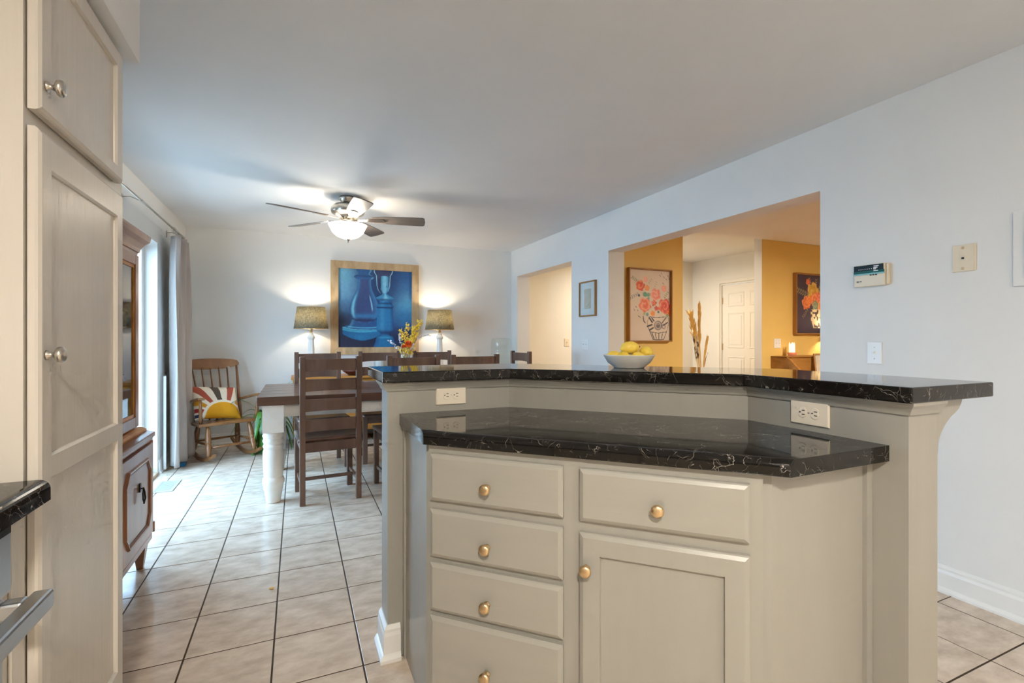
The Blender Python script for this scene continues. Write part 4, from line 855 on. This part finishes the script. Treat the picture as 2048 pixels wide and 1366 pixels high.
obj('finial', lathe(B(), zz([(0, 2.0745), (.022, 2.0745), (.02, 2.066), (.010, 2.058), (.007, 2.048), (.004, 2.040), (0, 2.038)]), 18), NICKEL, FN)
for k in range(5):
    a = math.radians(203+72*k); pts = []
    L0, L1 = .20, .665; n = 12
    side = [(L0, .046), (L0+.03, .054), (.32, .064), (.48, .073), (.60, .077), (.645, .077), (.657, .072), (L1, .060)]
    poly = [(x, y) for x, y in side]+[(L1+.006, 0)]+[(x, -y) for x, y in side[::-1]]
    bm = prism(B(), poly, -.004, .004); Mx = Matrix.Rotation(a, 4, 'Z') @ Matrix.Translation((0, 0, 2.252-ZC)) @ Matrix.Rotation(math.radians(-13), 4, 'X'); bm.transform(Mx)
    bl = obj('blade', bm, GREYW, FN)
    bm = B(); box(bm, .06, .16, -.018, .018, -.012, -.006); prism(bm, [(.15, -.02), (.20, -.034), (.30, -.030), (.32, 0), (.30, .030), (.20, .034), (.15, .02)], -.0095, -.0045); bm.transform(Mx); obj('blade_iron', bm, NICKEL, bl)
for k in range(2):
    a = .8+k*2.1; lamp_light('fan_light', FN, (.06*math.cos(a), .06*math.sin(a), 2.188-ZC), P_FAN/2, SOFT, .03)
# ------------------------------------------------------------------ fruit bowl
FBx, FBy = 1.275, 1.668
fb = obj('fruit_bowl', lathe(B(), [(0, .003), (.056, .003), (.058, 0), (.062, 0), (.064, .004), (.088, .022), (.100, .042), (.106, .052), (.107, .0545), (.104, .0545), (.096, .042), (.082, .024), (.06, .009), (0, .007)], 48), CERAM, None, loc=(FBx, FBy, ZB+.0003)); tag(fb, 'shallow white ceramic bowl of lemons on the bar top', 'bowl')
def lemon(label, r, d, z, L, R, ang, tip=.25):
    p = [(0, -L*.54), (R*.22, -L*.51), (R*.34, -L*.47), (R*.72, -L*.38), (R*.95, -L*.18), (R, 0), (R*.94, L*.2), (R*.7, L*.38), (R*.36, L*.47), (R*.2, L*.52), (0, L*.55)]
    bm = lathe(B(), p, 22); bm.transform(Matrix.Rotation(ang, 4, 'Z') @ Matrix.Rotation(PI/2-tip, 4, 'Y'))
    q_ = Vector((FBx, FBy, ZB+z))+RGT*r+DEP*d; t = thing('lemon', label, 'lemon', tuple(q_), 0, 'lemons in the bowl')
    obj('peel', bm, LEMON, t); bm = lathe(B(), [(0, 0), (.004, 0), (.003, .003), (0, .0035)], 8, (0, 0, L*.545)); bm.transform(Matrix.Rotation(ang, 4, 'Z') @ Matrix.Rotation(PI/2-tip, 4, 'Y')); obj('stem_end', bm, TWIG, t)
lemon('large lemon lying on top of the others in the bowl', .003, 0, .084, .076, .027, -YAW, .1)
lemon('round lemon at the right rim of the bowl', .073, .005, .062, .062, .0285, 1.2, .0)
lemon('lemon low at the left rim of the bowl', -.062, .0, .045, .062, .0262, -YAW, 0)
lemon('lemon in front of the large one, left of the middle', -.030, -.030, .044, .058, .0265, .9, 0)
lemon('lemon in front of the large one, right of the middle', .028, -.033, .042, .058, .0262, 0, 0)
# ------------------------------------------------------------------ right wall fittings (wall faces -x)
def on_right(name, label, cat, y, z, group=None):   # local: x along -y world (left to right in view), y into wall
    return thing(name, label, cat, (XR-.0003, y, z), -PI/2, group)
def plate(t, w_, h_, th, m, ins=.92):
    bm = B(); r = [(-w_/2, -h_/2), (w_/2, -h_/2), (w_/2, h_/2), (-w_/2, h_/2)]; a = [bm.verts.new((x, 0, z)) for x, z in r]; b_ = [bm.verts.new((x, -th*.5, z)) for x, z in r]; c = [bm.verts.new((x*ins, -th, z*(1-(1-ins)*w_/h_))) for x, z in r]
    for p, q_ in ((a, b_), (b_, c)):
        for k in range(4): bm.faces.new([p[k], p[(k+1) % 4], q_[(k+1) % 4], q_[k]])
    bm.faces.new(a[::-1]); bm.faces.new(c); return obj('plate', bm, m, t)
def toggles(t, xs, m=WPLASTIC, th=.006):
    for x in xs:
        fr_ = B(); box(fr_, x-.0055, x+.0055, -th-.001, -th+.0005, -.013, .013); obj('toggle_frame', fr_, m, t)
        bm = bx(x-.004, x+.004, -th-.013, -th-.0008, -.002, .009); obj('toggle', bm, m, t, bevel=.001)
        for z in (-.030, .030):
            bm = lathe(B(), [(0, 0), (.003, 0), (.002, .001), (0, .0012)], 10); bm.transform(Matrix.Translation((x, -th, z)) @ Matrix.Rotation(PI/2, 4, 'X')); obj('screw', bm, NICKEL, t)
t = on_right('light_switch', 'single white toggle switch plate on the right wall above the bar', 'switch', 1.578, 1.121, 'toggle switch plates'); plate(t, .074, .118, .006, WPLASTIC); toggles(t, [0])
t = on_right('light_switch', 'double white toggle switch plate under the small framed print', 'switch', 4.405, 1.135, 'toggle switch plates'); plate(t, .116, .116, .006, WPLASTIC); toggles(t, [-.023, .023])
# keypad
t = on_right('alarm_keypad', 'beige alarm keypad with teal panel on the right wall', 'keypad', 1.583, 1.475)
obj('case', bx(-.088, .066, -.026, 0, .0, .116), ALMOND, t, bevel=.004)
obj('side_case', bx(.0665, .080, -.018, 0, .004, .112), ALMOND, t, bevel=.004)
obj('display', bx(-.085, .060, -.0275, -.0255, .083, .113), TEALD, t)
obj('teal_band', bx(-.086, .064, -.0285, -.0257, .070, .0828), TEAL, t)
obj('pale_band', bx(-.087, .065, -.029, -.0256, .062, .0698), TEALL, t)
for k in range(8): obj('indicator', bx(-.060+k*.0103, -.0575+k*.0103, -.0282, -.0274, .090, .0945), WPLASTIC, t)
for k, (z, l_) in enumerate(((.102, .024), (.094, .019), (.0865, .012), (.077, .022))): obj('caption_mark', bx(.014, .014+l_, -.0292, -.0273, z, z+.0045), WPLASTIC, t)
for k in range(3): obj('button', bx(-.004+k*.013, .003+k*.013, -.0295, -.0255, .056, .0615), DARK, t)
obj('logo_mark', bx(-.072, -.060, -.0266, -.0259, .024, .032), pm('mark_grey', s2l((120, 118, 112)), rough=.5), t); obj('logo_mark', bx(-.057, -.046, -.0266, -.0259, .026, .031), MATS['mark_grey'], t)
t = on_right('phone_jack', 'beige telephone jack plate on the right wall beside the keypad', 'phone jack', 1.203, 1.567); plate(t, .080, .124, .007, ALMOND, .96); obj('back_plate', bx(.038, .046, -.005, 0, -.060, .062), ALMOND, t, bevel=.002)
obj('jack_frame', bx(-.009, .009, -.0085, -.0065, -.010, .010), ALMOND, t, bevel=.001); obj('jack_hole', bx(-.005, .005, -.0088, -.0084, -.005, .004), DARK, t)
for z in (-.047, .047):
    bm = lathe(B(), [(0, 0), (.0055, 0), (.0045, .002), (0, .0025)], 14); bm.transform(Matrix.Translation((0, -.007, z)) @ Matrix.Rotation(PI/2, 4, 'X')); obj('screw', bm, BRASS, t)
t = on_right('panel_box', 'white electrical panel cover at the right edge of the picture', 'panel', .85, 1.42)
obj('frame', bx(-.182, .18, -.012, 0, 0, .317), WALL, t, bevel=.003); obj('door', bx(-.145, .145, -.018, -.0125, .035, .29), WALL, t, bevel=.002); obj('latch', bx(.10, .13, -.022, -.0185, .15, .17), NICKEL, t)
# small framed print
t = thing('framed_print', 'small framed pale print on the right wall between the two openings', 'picture', (XR, 4.345, 1.43), -PI/2)
w_, h_ = .312, .370
bm = B(); fw = .014
for q_ in ((-w_/2, -w_/2+fw, 0, h_), (w_/2-fw, w_/2, 0, h_), (-w_/2+fw, w_/2-fw, 0, fw), (-w_/2+fw, w_/2-fw, h_-fw, h_)): box(bm, q_[0], q_[1], -.025, -.0005, q_[2], q_[3])
obj('frame', bm, THINW, t, bevel=.002); obj('mat_board', bx(-w_/2+fw, w_/2-fw, -.012, -.001, fw, h_-fw), PAPER, t); obj('print', bx(-.065, .065, -.0128, -.0121, .08, .29), PAPERI, t); obj('glazing', bx(-w_/2+fw, w_/2-fw, -.016, -.0145, fw, h_-fw), GLASS, t)
bm = tube(B(), [(-.03, -.0132, .105), (-.005, -.0132, .112), (.02, -.0132, .125), (.04, -.0132, .145)], .0012, 5); obj('sketch_line', bm, TWIG, t)
# ------------------------------------------------------------------ hall and living room
t = thing('light_switch', 'cream toggle switch plate on the hall wall seen through the doorway', 'switch', (3.716, YB-.0003, 1.14), 0, 'toggle switch plates'); plate(t, .080, .118, .006, ALMOND); toggles(t, [0], ALMOND)
def flower_disc(c, u, v, asp, cu, cv, r, c1, c2, seed):
    du, dv = (u-cu), (v-cv)*asp; d = np.hypot(du, dv); a = np.arctan2(dv, du); rr = r*(1+.10*np.sin(a*5+seed)+.06*np.sin(a*9+seed*2)); m_ = 1-ss(.9, 1.05, d/rr)
    sw = .5+.5*np.sin(d/r*9+a*1.0+seed*3+4.0*vnoise(u, v, 22, seed)); col = lerp(np.broadcast_to(C3(*c1), u.shape+(3,)), C3(*c2), np.clip(sw*.55+.45*np.clip(-du/r*.5+.5, 0, 1), 0, 1)); col = lerp(col, C3(250, 190, 170), ss(.82, 1, sw)*.5); return lerp(c, col, m_*.95)
def spray(c, u, v, asp, cu, cv, ang, L, n, wd, col):
    ca, sa = math.cos(ang), math.sin(ang)
    for k in range(n):
        f = (k+.6)/n; bx_, by_ = cu+ca*L*f, cv-sa*L*f/asp
        for s in (-1, 1):
            a2 = ang+s*.8; lx, ly = bx_+math.cos(a2)*L*.10, by_-math.sin(a2)*L*.10/asp; du = u-lx; dv = (v-ly)*asp; p = du*math.cos(a2)-dv*math.sin(a2); q_ = du*math.sin(a2)+dv*math.cos(a2)
            m_ = 1-ss(.7, 1.1, np.hypot(p/(L*.11), q_/(L*wd))); c = lerp(c, C3(*col), m_*.85)
    return c
def stroke(c, u, v, asp, pts, wd, col, al=.9):
    for (a, b_), (a2, b2) in zip(pts, pts[1:]):
        px_, py_ = u-a, (v-b_)*asp; dx_, dy_ = a2-a, (b2-b_)*asp; t_ = np.clip((px_*dx_+py_*dy_)/(dx_*dx_+dy_*dy_+1e-9), 0, 1); c = lerp(c, C3(*col), al*(1-ss(.7, 1.3, np.hypot(px_-t_*dx_, py_-t_*dy_)/wd)))
    return c
def art_white(u, v):
    A = 1.42; c = np.broadcast_to(C3(222, 208, 192), u.shape+(3,)).copy(); c = c*(.98+.04*vnoise(u, v, 6, 3)[..., None])
    c = spray(c, u, v, A, .28, .20, 2.6, .24, 6, .035, (120, 132, 92)); c = spray(c, u, v, A, .25, .33, 3.6, .24, 5, .035, (104, 116, 124)); c = spray(c, u, v, A, .60, .28, 1.2, .18, 4, .03, (160, 164, 120)); c = spray(c, u, v, A, .46, .20, .9, .14, 3, .04, (140, 150, 104)); c = spray(c, u, v, A, .84, .40, .9, .18, 4, .05, (130, 140, 90)); c = spray(c, u, v, A, .90, .42, .3, .16, 4, .05, (120, 124, 84))
    for k, (a, b_) in enumerate(((.74, .06), (.78, .03), (.84, .08), (.90, .11), (.94, .06), (.82, .17), (.97, .10), (.12, .56), (.20, .57), (.16, .52), (.22, .65), (.25, .66))): c = stroke(c, u, v, A, [(a, b_), (a+.02, b_+.018)], .006, (90, 88, 92))
    for q_ in ((.39, .135, .065, (236, 170, 152), (244, 200, 184), 1), (.27, .225, .105, (206, 54, 44), (240, 128, 56), 2), (.43, .255, .06, (232, 132, 62), (244, 170, 96), 3), (.85, .25, .07, (236, 150, 128), (246, 186, 168), 4), (.64, .345, .125, (232, 122, 106), (246, 182, 160), 5), (.38, .495, .145, (226, 88, 58), (246, 168, 136), 6), (.86, .505, .15, (214, 60, 62), (240, 124, 84), 7), (.97, .60, .07, (230, 90, 40), (240, 130, 60), 8), (.60, .465, .06, (222, 84, 58), (240, 140, 110), 9), (.66, .54, .05, (206, 62, 54), (230, 110, 90), 10), (.57, .615, .055, (240, 132, 44), (246, 164, 80), 11)): c = flower_disc(c, u, v, A, *q_)
    for a, b_, r, col in ((.38, .345, .06, (74, 150, 128)), (.46, .35, .05, (96, 160, 140)), (.47, .40, .035, (110, 170, 170)), (.24, .365, .03, (64, 74, 110)), (.58, .50, .014, (90, 50, 50)), (.66, .46, .013, (90, 50, 50)), (.62, .53, .012, (80, 44, 44)), (.44, .63, .04, (96, 150, 150)), (.37, .62, .035, (170, 176, 120)), (.93, .64, .04, (130, 160, 120)), (.71, .59, .03, (64, 96, 110))): c = lerp(c, C3(*col), .85*(1-ss(.8, 1.1, np.hypot(u-a, (v-b_)*A)/r*(1+.25*vnoise(u, v, 40, 4)))))
    K = (44, 42, 58)
    for pts, wd in (([(.48, .66), (.66, .675), (.88, .66)], .006), ([(.45, .80), (.50, .87), (.54, .93), (.58, .985)], .007), ([(.92, .86), (.88, .93), (.84, .985)], .006), ([(.50, .875), (.70, .895), (.92, .875)], .006), ([(.58, .985), (.72, .99), (.84, .985)], .009), ([(.48, .66), (.44, .74), (.45, .80)], .004), ([(.34, .66), (.35, .72), (.39, .75)], .010), ([(.95, .66), (.97, .74), (.93, .85)], .004), ([(.55, .89), (.60, .97)], .010), ([(.63, .90), (.66, .97)], .008), ([(.72, .90), (.72, .975)], .009), ([(.81, .90), (.79, .97)], .008), ([(.49, .68), (.56, .74)], .016), ([(.55, .68), (.60, .72)], .013), ([(.44, .80), (.55, .775)], .016), ([(.50, .85), (.58, .82)], .016), ([(.80, .75), (.90, .67)], .010), ([(.84, .78), (.94, .74)], .012)): c = stroke(c, u, v, A, pts, wd, K)
    for cu_, cv_, r in ((.70, .785, .085), (.70, .785, .045), (.84, .80, .04)):
        d = np.hypot(u-cu_, (v-cv_)*A); c = lerp(c, C3(*K), .85*np.exp(-((d-r)/.012)**2)*(.4+.6*vnoise(u, v, 18, 8)))
    c = lerp(c, C3(*K), .8*np.exp(-(((u-.70)/.04)**2+((v-.79)/.022)**2))); return c
def art_navy(u, v):
    A = .95; c = np.broadcast_to(C3(72, 62, 84), u.shape+(3,)).copy(); c = lerp(c, C3(98, 92, 108), np.exp(-((u-.5)**2/.2+(v-.85)**2/.03))*.5); c = c*(.95+.1*vnoise(u, v, 9, 6)[..., None])
    for q_ in ((.42, .36, 2.9, .34, 7, .03), (.45, .25, 1.9, .2, 5, .03), (.60, .30, .7, .36, 7, .03), (.62, .30, 1.1, .3, 6, .03), (.55, .28, 1.5, .2, 5, .03), (.62, .5, -.6, .24, 5, .03), (.36, .58, 3.9, .2, 5, .03), (.75, .45, .1, .25, 6, .03)): c = spray(c, u, v, A, q_[0]-.02, q_[1], q_[2], q_[3], q_[4], q_[5], (176, 164, 118))
    for q_ in ((.33, .12, .055, (216, 92, 62), (236, 128, 90), 1), (.46, .28, .15, (196, 150, 50), (232, 196, 96), 2), (.52, .42, .12, (220, 104, 60), (240, 150, 110), 3), (.28, .48, .11, (222, 106, 48), (236, 140, 84), 4), (.70, .52, .13, (226, 120, 54), (240, 160, 90), 5), (.78, .32, .15, (228, 130, 90), (246, 190, 160), 6), (.36, .44, .08, (230, 120, 60), (240, 150, 80), 7), (.62, .36, .07, (220, 100, 70), (240, 140, 110), 8), (.52, .52, .08, (110, 140, 110), (140, 160, 130), 9)): c = flower_disc(c, u, v, A, *q_)
    hw = np.interp(v, [.59, .62, .70, .78, .86, .90, .915], [.14, .16, .17, .155, .115, .10, .11], left=-1, right=-1); t_ = (u-.56)/np.maximum(hw, 1e-4); m_ = (hw > 0)*(1-ss(.95, 1.03, np.abs(t_)))
    vs_ = lerp(np.broadcast_to(C3(226, 206, 168), u.shape+(3,)), C3(70, 56, 60), ss(.52, .58, vnoise(u, v, 26, 11))*.9); return lerp(c, vs_, m_)
t = thing('flower_canvas', 'framed canvas of orange and pink flowers in a sketched vase on the yellow wall', 'painting', (3.54, YY, 1.17)); frame_picture(t, YY, 3.245, 3.836, 1.163, 1.962, .014, .055, THINW, art_white, 110, 150)
t = thing('flower_canvas', 'framed dark canvas of orange flowers in a patterned vase above the desk', 'painting', (6.26, YY, 1.25)); frame_picture(t, YY, 5.876, 6.66, 1.252, 2.051, .018, .055, THINW, art_navy, 130, 130)
t = thing('light_switch', 'white switch plate on the yellow wall left of the desk', 'switch', (5.59, YY-.0003, 1.137), 0, 'toggle switch plates'); plate(t, .125, .12, .006, WPLASTIC); toggles(t, [-.03, .03])
DKx = 5.47
DK = thing('writing_desk', 'walnut secretary desk with sloped sides against the yellow wall', 'desk', (6.0, 4.05, 0))
side = [(YY-.003, .10), (YY-.003, .965), (YY-.20, .965), (YY-.26, .94), (YY-.36, .84), (YY-.46, .76), (YY-.50, .745), (YY-.50, .60), (YY-.50, .10)]
for x in (DKx, DKx+1.0): obj('side_panel', prism(B(), side, x, x+.022, 'x'), DESKW, DK, world=True, bevel=.002)
for x in (DKx, DKx+1.0): obj('side_edge', tube(B(), [(x+.011, y, z+.002) for y, z in side[2:7]], .011, 8), HONEY, DK, world=True)
obj('top', bx(DKx-.004, DKx+1.026, YY-.21, YY-.003, .9655, .980), DESKW, DK, world=True, bevel=.002); obj('back_panel', bx(DKx+.0225, DKx+.9995, YY-.02, YY-.004, .12, .965), DESKW, DK, world=True); obj('writing_surface', bx(DKx+.0225, DKx+.9995, YY-.50, YY-.021, .725, .742), HONEY, DK, world=True)
obj('pigeonholes', bx(DKx+.0225, DKx+.9995, YY-.19, YY-.021, .7425, .965), DESKW, DK, world=True)
for k in range(3): d = obj('drawer', bx(DKx+.03, DKx+.99, YY-.50, YY-.03, .14+k*.19, .32+k*.19), DESKW, DK, world=True, bevel=.003); knob(d, (DKx+.5, YY-.50, .23+k*.19), (0, -1, 0), BRASS)
bm = B()
for x in (DKx, DKx+.982):
    for y in (YY-.49, YY-.05): box(bm, x, x+.04, y, y+.04, 0, .0995)
obj('foot', bm, DESKW, DK, world=True)
cl = thing('candle_lamp', 'glowing candle in a red salt-stone bowl on the desk', 'candle', (5.70, 4.17, .9803)); obj('bowl', lathe(B(), [(0, 0), (.035, 0), (.052, .02), (.056, .045), (.05, .045), (.04, .02), (0, .015)], 20), SALT, cl)
bm = lathe(B(), [(0, .0155), (.033, .0155), (.034, .05), (.034, .135), (.030, .150), (.020, .132), (0, .128)], 20); [setattr(v, 'co', v.co+Vector((0, 0, .022*math.sin(3*math.atan2(v.co.y, v.co.x))))) for v in bm.verts if v.co.z > .133 and v.co.xy.length > .022]; obj('candle', bm, GLOWC, cl)
ph = thing('photo_frame', 'wooden easel photo frame on the desk at the edge of the opening', 'photo frame', (6.02, 3.98, .7425)); 
bm = B(); fw = .02
for q_ in ((-.10, -.08, 0, .27), (.08, .10, 0, .27), (-.08, .08, 0, .02), (-.08, .08, .25, .27)): box(bm, q_[0], q_[1], -.01, .01, q_[2], q_[3])
bm.transform(Matrix.Rotation(-.5, 4, 'Z') @ Matrix.Rotation(-.18, 4, 'X')); obj('frame', bm, DESKW, ph, bevel=.002)
bm = bx(-.08, .08, -.003, .006, .02, .25); bm.transform(Matrix.Rotation(-.5, 4, 'Z') @ Matrix.Rotation(-.18, 4, 'X')); obj('photo', bm, PAPERI, ph)
dl_ = thing('desk_lamp', 'desk lamp standing beyond the right edge of the opening', 'lamp', (6.43, 4.17, .9803)); obj('base', lathe(B(), [(0, 0), (.06, 0), (.06, .015), (.012, .025), (.012, .22), (0, .22)], 20), BRASS, dl_); obj('lamp_shade', lathe(B(), [(.085, .20), (.065, .34)], 32), SHADE, dl_, recalc=False, solid=.002); lamp_light('lamp_light', dl_, (0, 0, .29), P_DESK, WARM, .04)
# front door (door_2) in the foyer wall, facing -x
D2 = thing('door_2', 'cream six-panel front door in the foyer', 'door', (XD, 5.285, 0)); D2['kind'] = 'structure'
bm = B(); box(bm, XD-.014, XD+.0, 5.772, 5.83, 0, 2.125); box(bm, XD-.014, XD, 4.74, 4.798, 0, 2.125); box(bm, XD-.014, XD, 4.798, 5.772, 2.072, 2.125); obj('casing', bm, DOORW, D2, world=True, bevel=.003)
bm = B(); box(bm, XD, XD+.10, 5.747, 5.769, 0, 2.068); box(bm, XD, XD+.10, 4.801, 4.823, 0, 2.068); box(bm, XD, XD+.10, 4.823, 5.747, 2.045, 2.068); obj('jamb', bm, DOORW, D2, world=True)
lf = obj('leaf', bx(XD+.022, XD+.06, 4.826, 5.744, .012, 2.042), DOORW, D2, world=True)
for y0, y1 in ((4.93, 5.24), (5.33, 5.64)):
    for z0, z1 in ((.20, .92), (1.05, 1.60), (1.70, 1.92)):
        b2 = B(); sweep(b2, [(y0, z0), (y1, z0), (y1, z1), (y0, z1)], [(0, 0), (.022, 0), (.018, .005), (.006, .007)], closed=True)
        for v in b2.verts: v.co = Vector((XD+.0215-v.co.z, v.co.x, v.co.y))
        obj('panel_moulding', b2, DOORW, lf, world=True); obj('raised_panel', bx(XD+.016, XD+.0215, y0+.05, y1-.05, z0+.05, z1-.05), DOORW, lf, world=True, bevel=.005)
for z in (.30, 1.07, 1.80): obj('hinge', bx(XD+.014, XD+.0215, 5.73, 5.752, z-.05, z+.05), BRASS, lf, world=True)
obj('door_contact', bx(XD+.006, XD+.0215, 5.10, 5.125, 1.975, 2.035), ALMOND, lf, world=True); knob(lf, (XD+.0215, 4.90, .95), (-1, 0, 0), BRASS, 1.8)
# dried stalks in a floor vase in the foyer
SVx, SVy = 5.02, 5.15
sv = obj('floor_vase', lathe(B(), [(0, 0), (.10, 0), (.13, .05), (.15, .25), (.12, .48), (.08, .56), (.10, .62), (.09, .62), (.07, .56), (.11, .46), (.135, .25), (.11, .03), (0, .02)], 28), TERRA, None, loc=(SVx, SVy, .0003)); tag(sv, 'tall floor vase of dried stalks standing in the foyer', 'vase')
dS = SVx*SIN+SVy*COS; kS = dS/972.2; rS = SVx*COS-SVy*SIN
def SP(u, v, d=0):
    r = (u-1024)*kS-rS; z = HC-(v-677.35)*kS; return Vector((SVx, SVy, 0))+RGT*r+DEP*d+UPV*z
def stalk(label, pts, rad, m, tips=0, tl=.1, spread=.3):
    t = thing('dried_stalk', label, 'dried plant', (SVx, SVy, .55), 0, 'dried stalks in the floor vase'); P = [Vector((SVx, SVy, .30))]+[SP(*p) for p in pts]; obj('stem', tube(B(), P, rad, 8), m, t, world=True)
    if tips:
        bm = B(); n = 0; d0 = (P[-1]-P[-2]).normalized()
        for k in range(tips):
            f = random.random()*2; p = P[-3].lerp(P[-2], f) if f < 1 else P[-2].lerp(P[-1], f-1); d = (d0+Vector([random.uniform(-1, 1)*spread for _ in range(3)])).normalized(); L = tl*random.uniform(.5, 1); s_ = d.cross(DEP).normalized()*.0075
            bm.faces.new([bm.verts.new(p-s_), bm.verts.new(p+d*L*.6-s_*1.2), bm.verts.new(p+d*L), bm.verts.new(p+d*L*.6+s_*1.2), bm.verts.new(p+s_)])
        o = obj('bristles', bm, WHEAT, t, world=True, recalc=False); o['kind'] = 'stuff'
stalk('tallest straw-coloured dried plume in the foyer vase', [(1402, 735), (1399, 690), (1398, 660), (1399, 622)], [.006, .006, .008, .012, .008], WHEAT, 360, .17, .12)
stalk('spreading dried grass plume leaning left in the foyer vase', [(1400, 735), (1394, 690), (1389, 665), (1382, 635)], [.004, .004, .003, .003, .002], WHEAT, 90, .18, .30)
stalk('short straw bundle leaning right in the foyer vase', [(1407, 735), (1409, 712), (1412, 695), (1414, 682)], [.006, .010, .013, .012, .006], WHEAT, 260, .10, .14)
stalk('bark-patterned branch leaning left in the foyer vase', [(1396, 735), (1391, 700), (1387, 672), (1385, 655)], [.014, .017, .016, .014, .008], BARK)
stalk('bark-patterned branch standing upright in the foyer vase', [(1399, 735), (1397, 705), (1394, 680), (1391, 660)], [.016, .019, .017, .014, .008], BARK)
stalk('thin dark twig at the right of the foyer vase', [(1408, 735), (1412, 715), (1416, 705)], [.004, .004, .004, .003], TWIG)
# ------------------------------------------------------------------ ceiling fixtures out of view
def flush(label, x, y, z, power, col=WARM, r=.17):
    t = thing('ceiling_light', label, 'ceiling light', (x, y, z)); obj('pan', lathe(B(), [(0, -.0005), (r*.9, -.0005), (r*.95, -.03), (r*.9, -.035), (0, -.035)], 32), NICKEL, t)
    obj('globe', lathe(B(), [(r*.88, -.0355), (r*.9, -.06), (r*.7, -.10), (r*.3, -.125), (0, -.13)], 32), CEILG, t)
    lamp_light('ceiling_lamp', t, (0, 0, -.14), power, col, r*1.6, 'AREA', (0, 0, 0))
flush('flush ceiling light in the kitchen behind the island, right side', 1.5, -1.6, ZC, P_KITCHEN*.22, KIT)
flush('flush ceiling light in the kitchen near the left counter', -.15, -.75, ZC, P_KITCHEN, KIT)
flush('flush ceiling light in the living room', 5.2, 1.8, ZC, P_LIVING, LIV)
flush('flush ceiling light in the foyer', 4.6, 5.5, ZC+.06, P_FOYER, LIV)
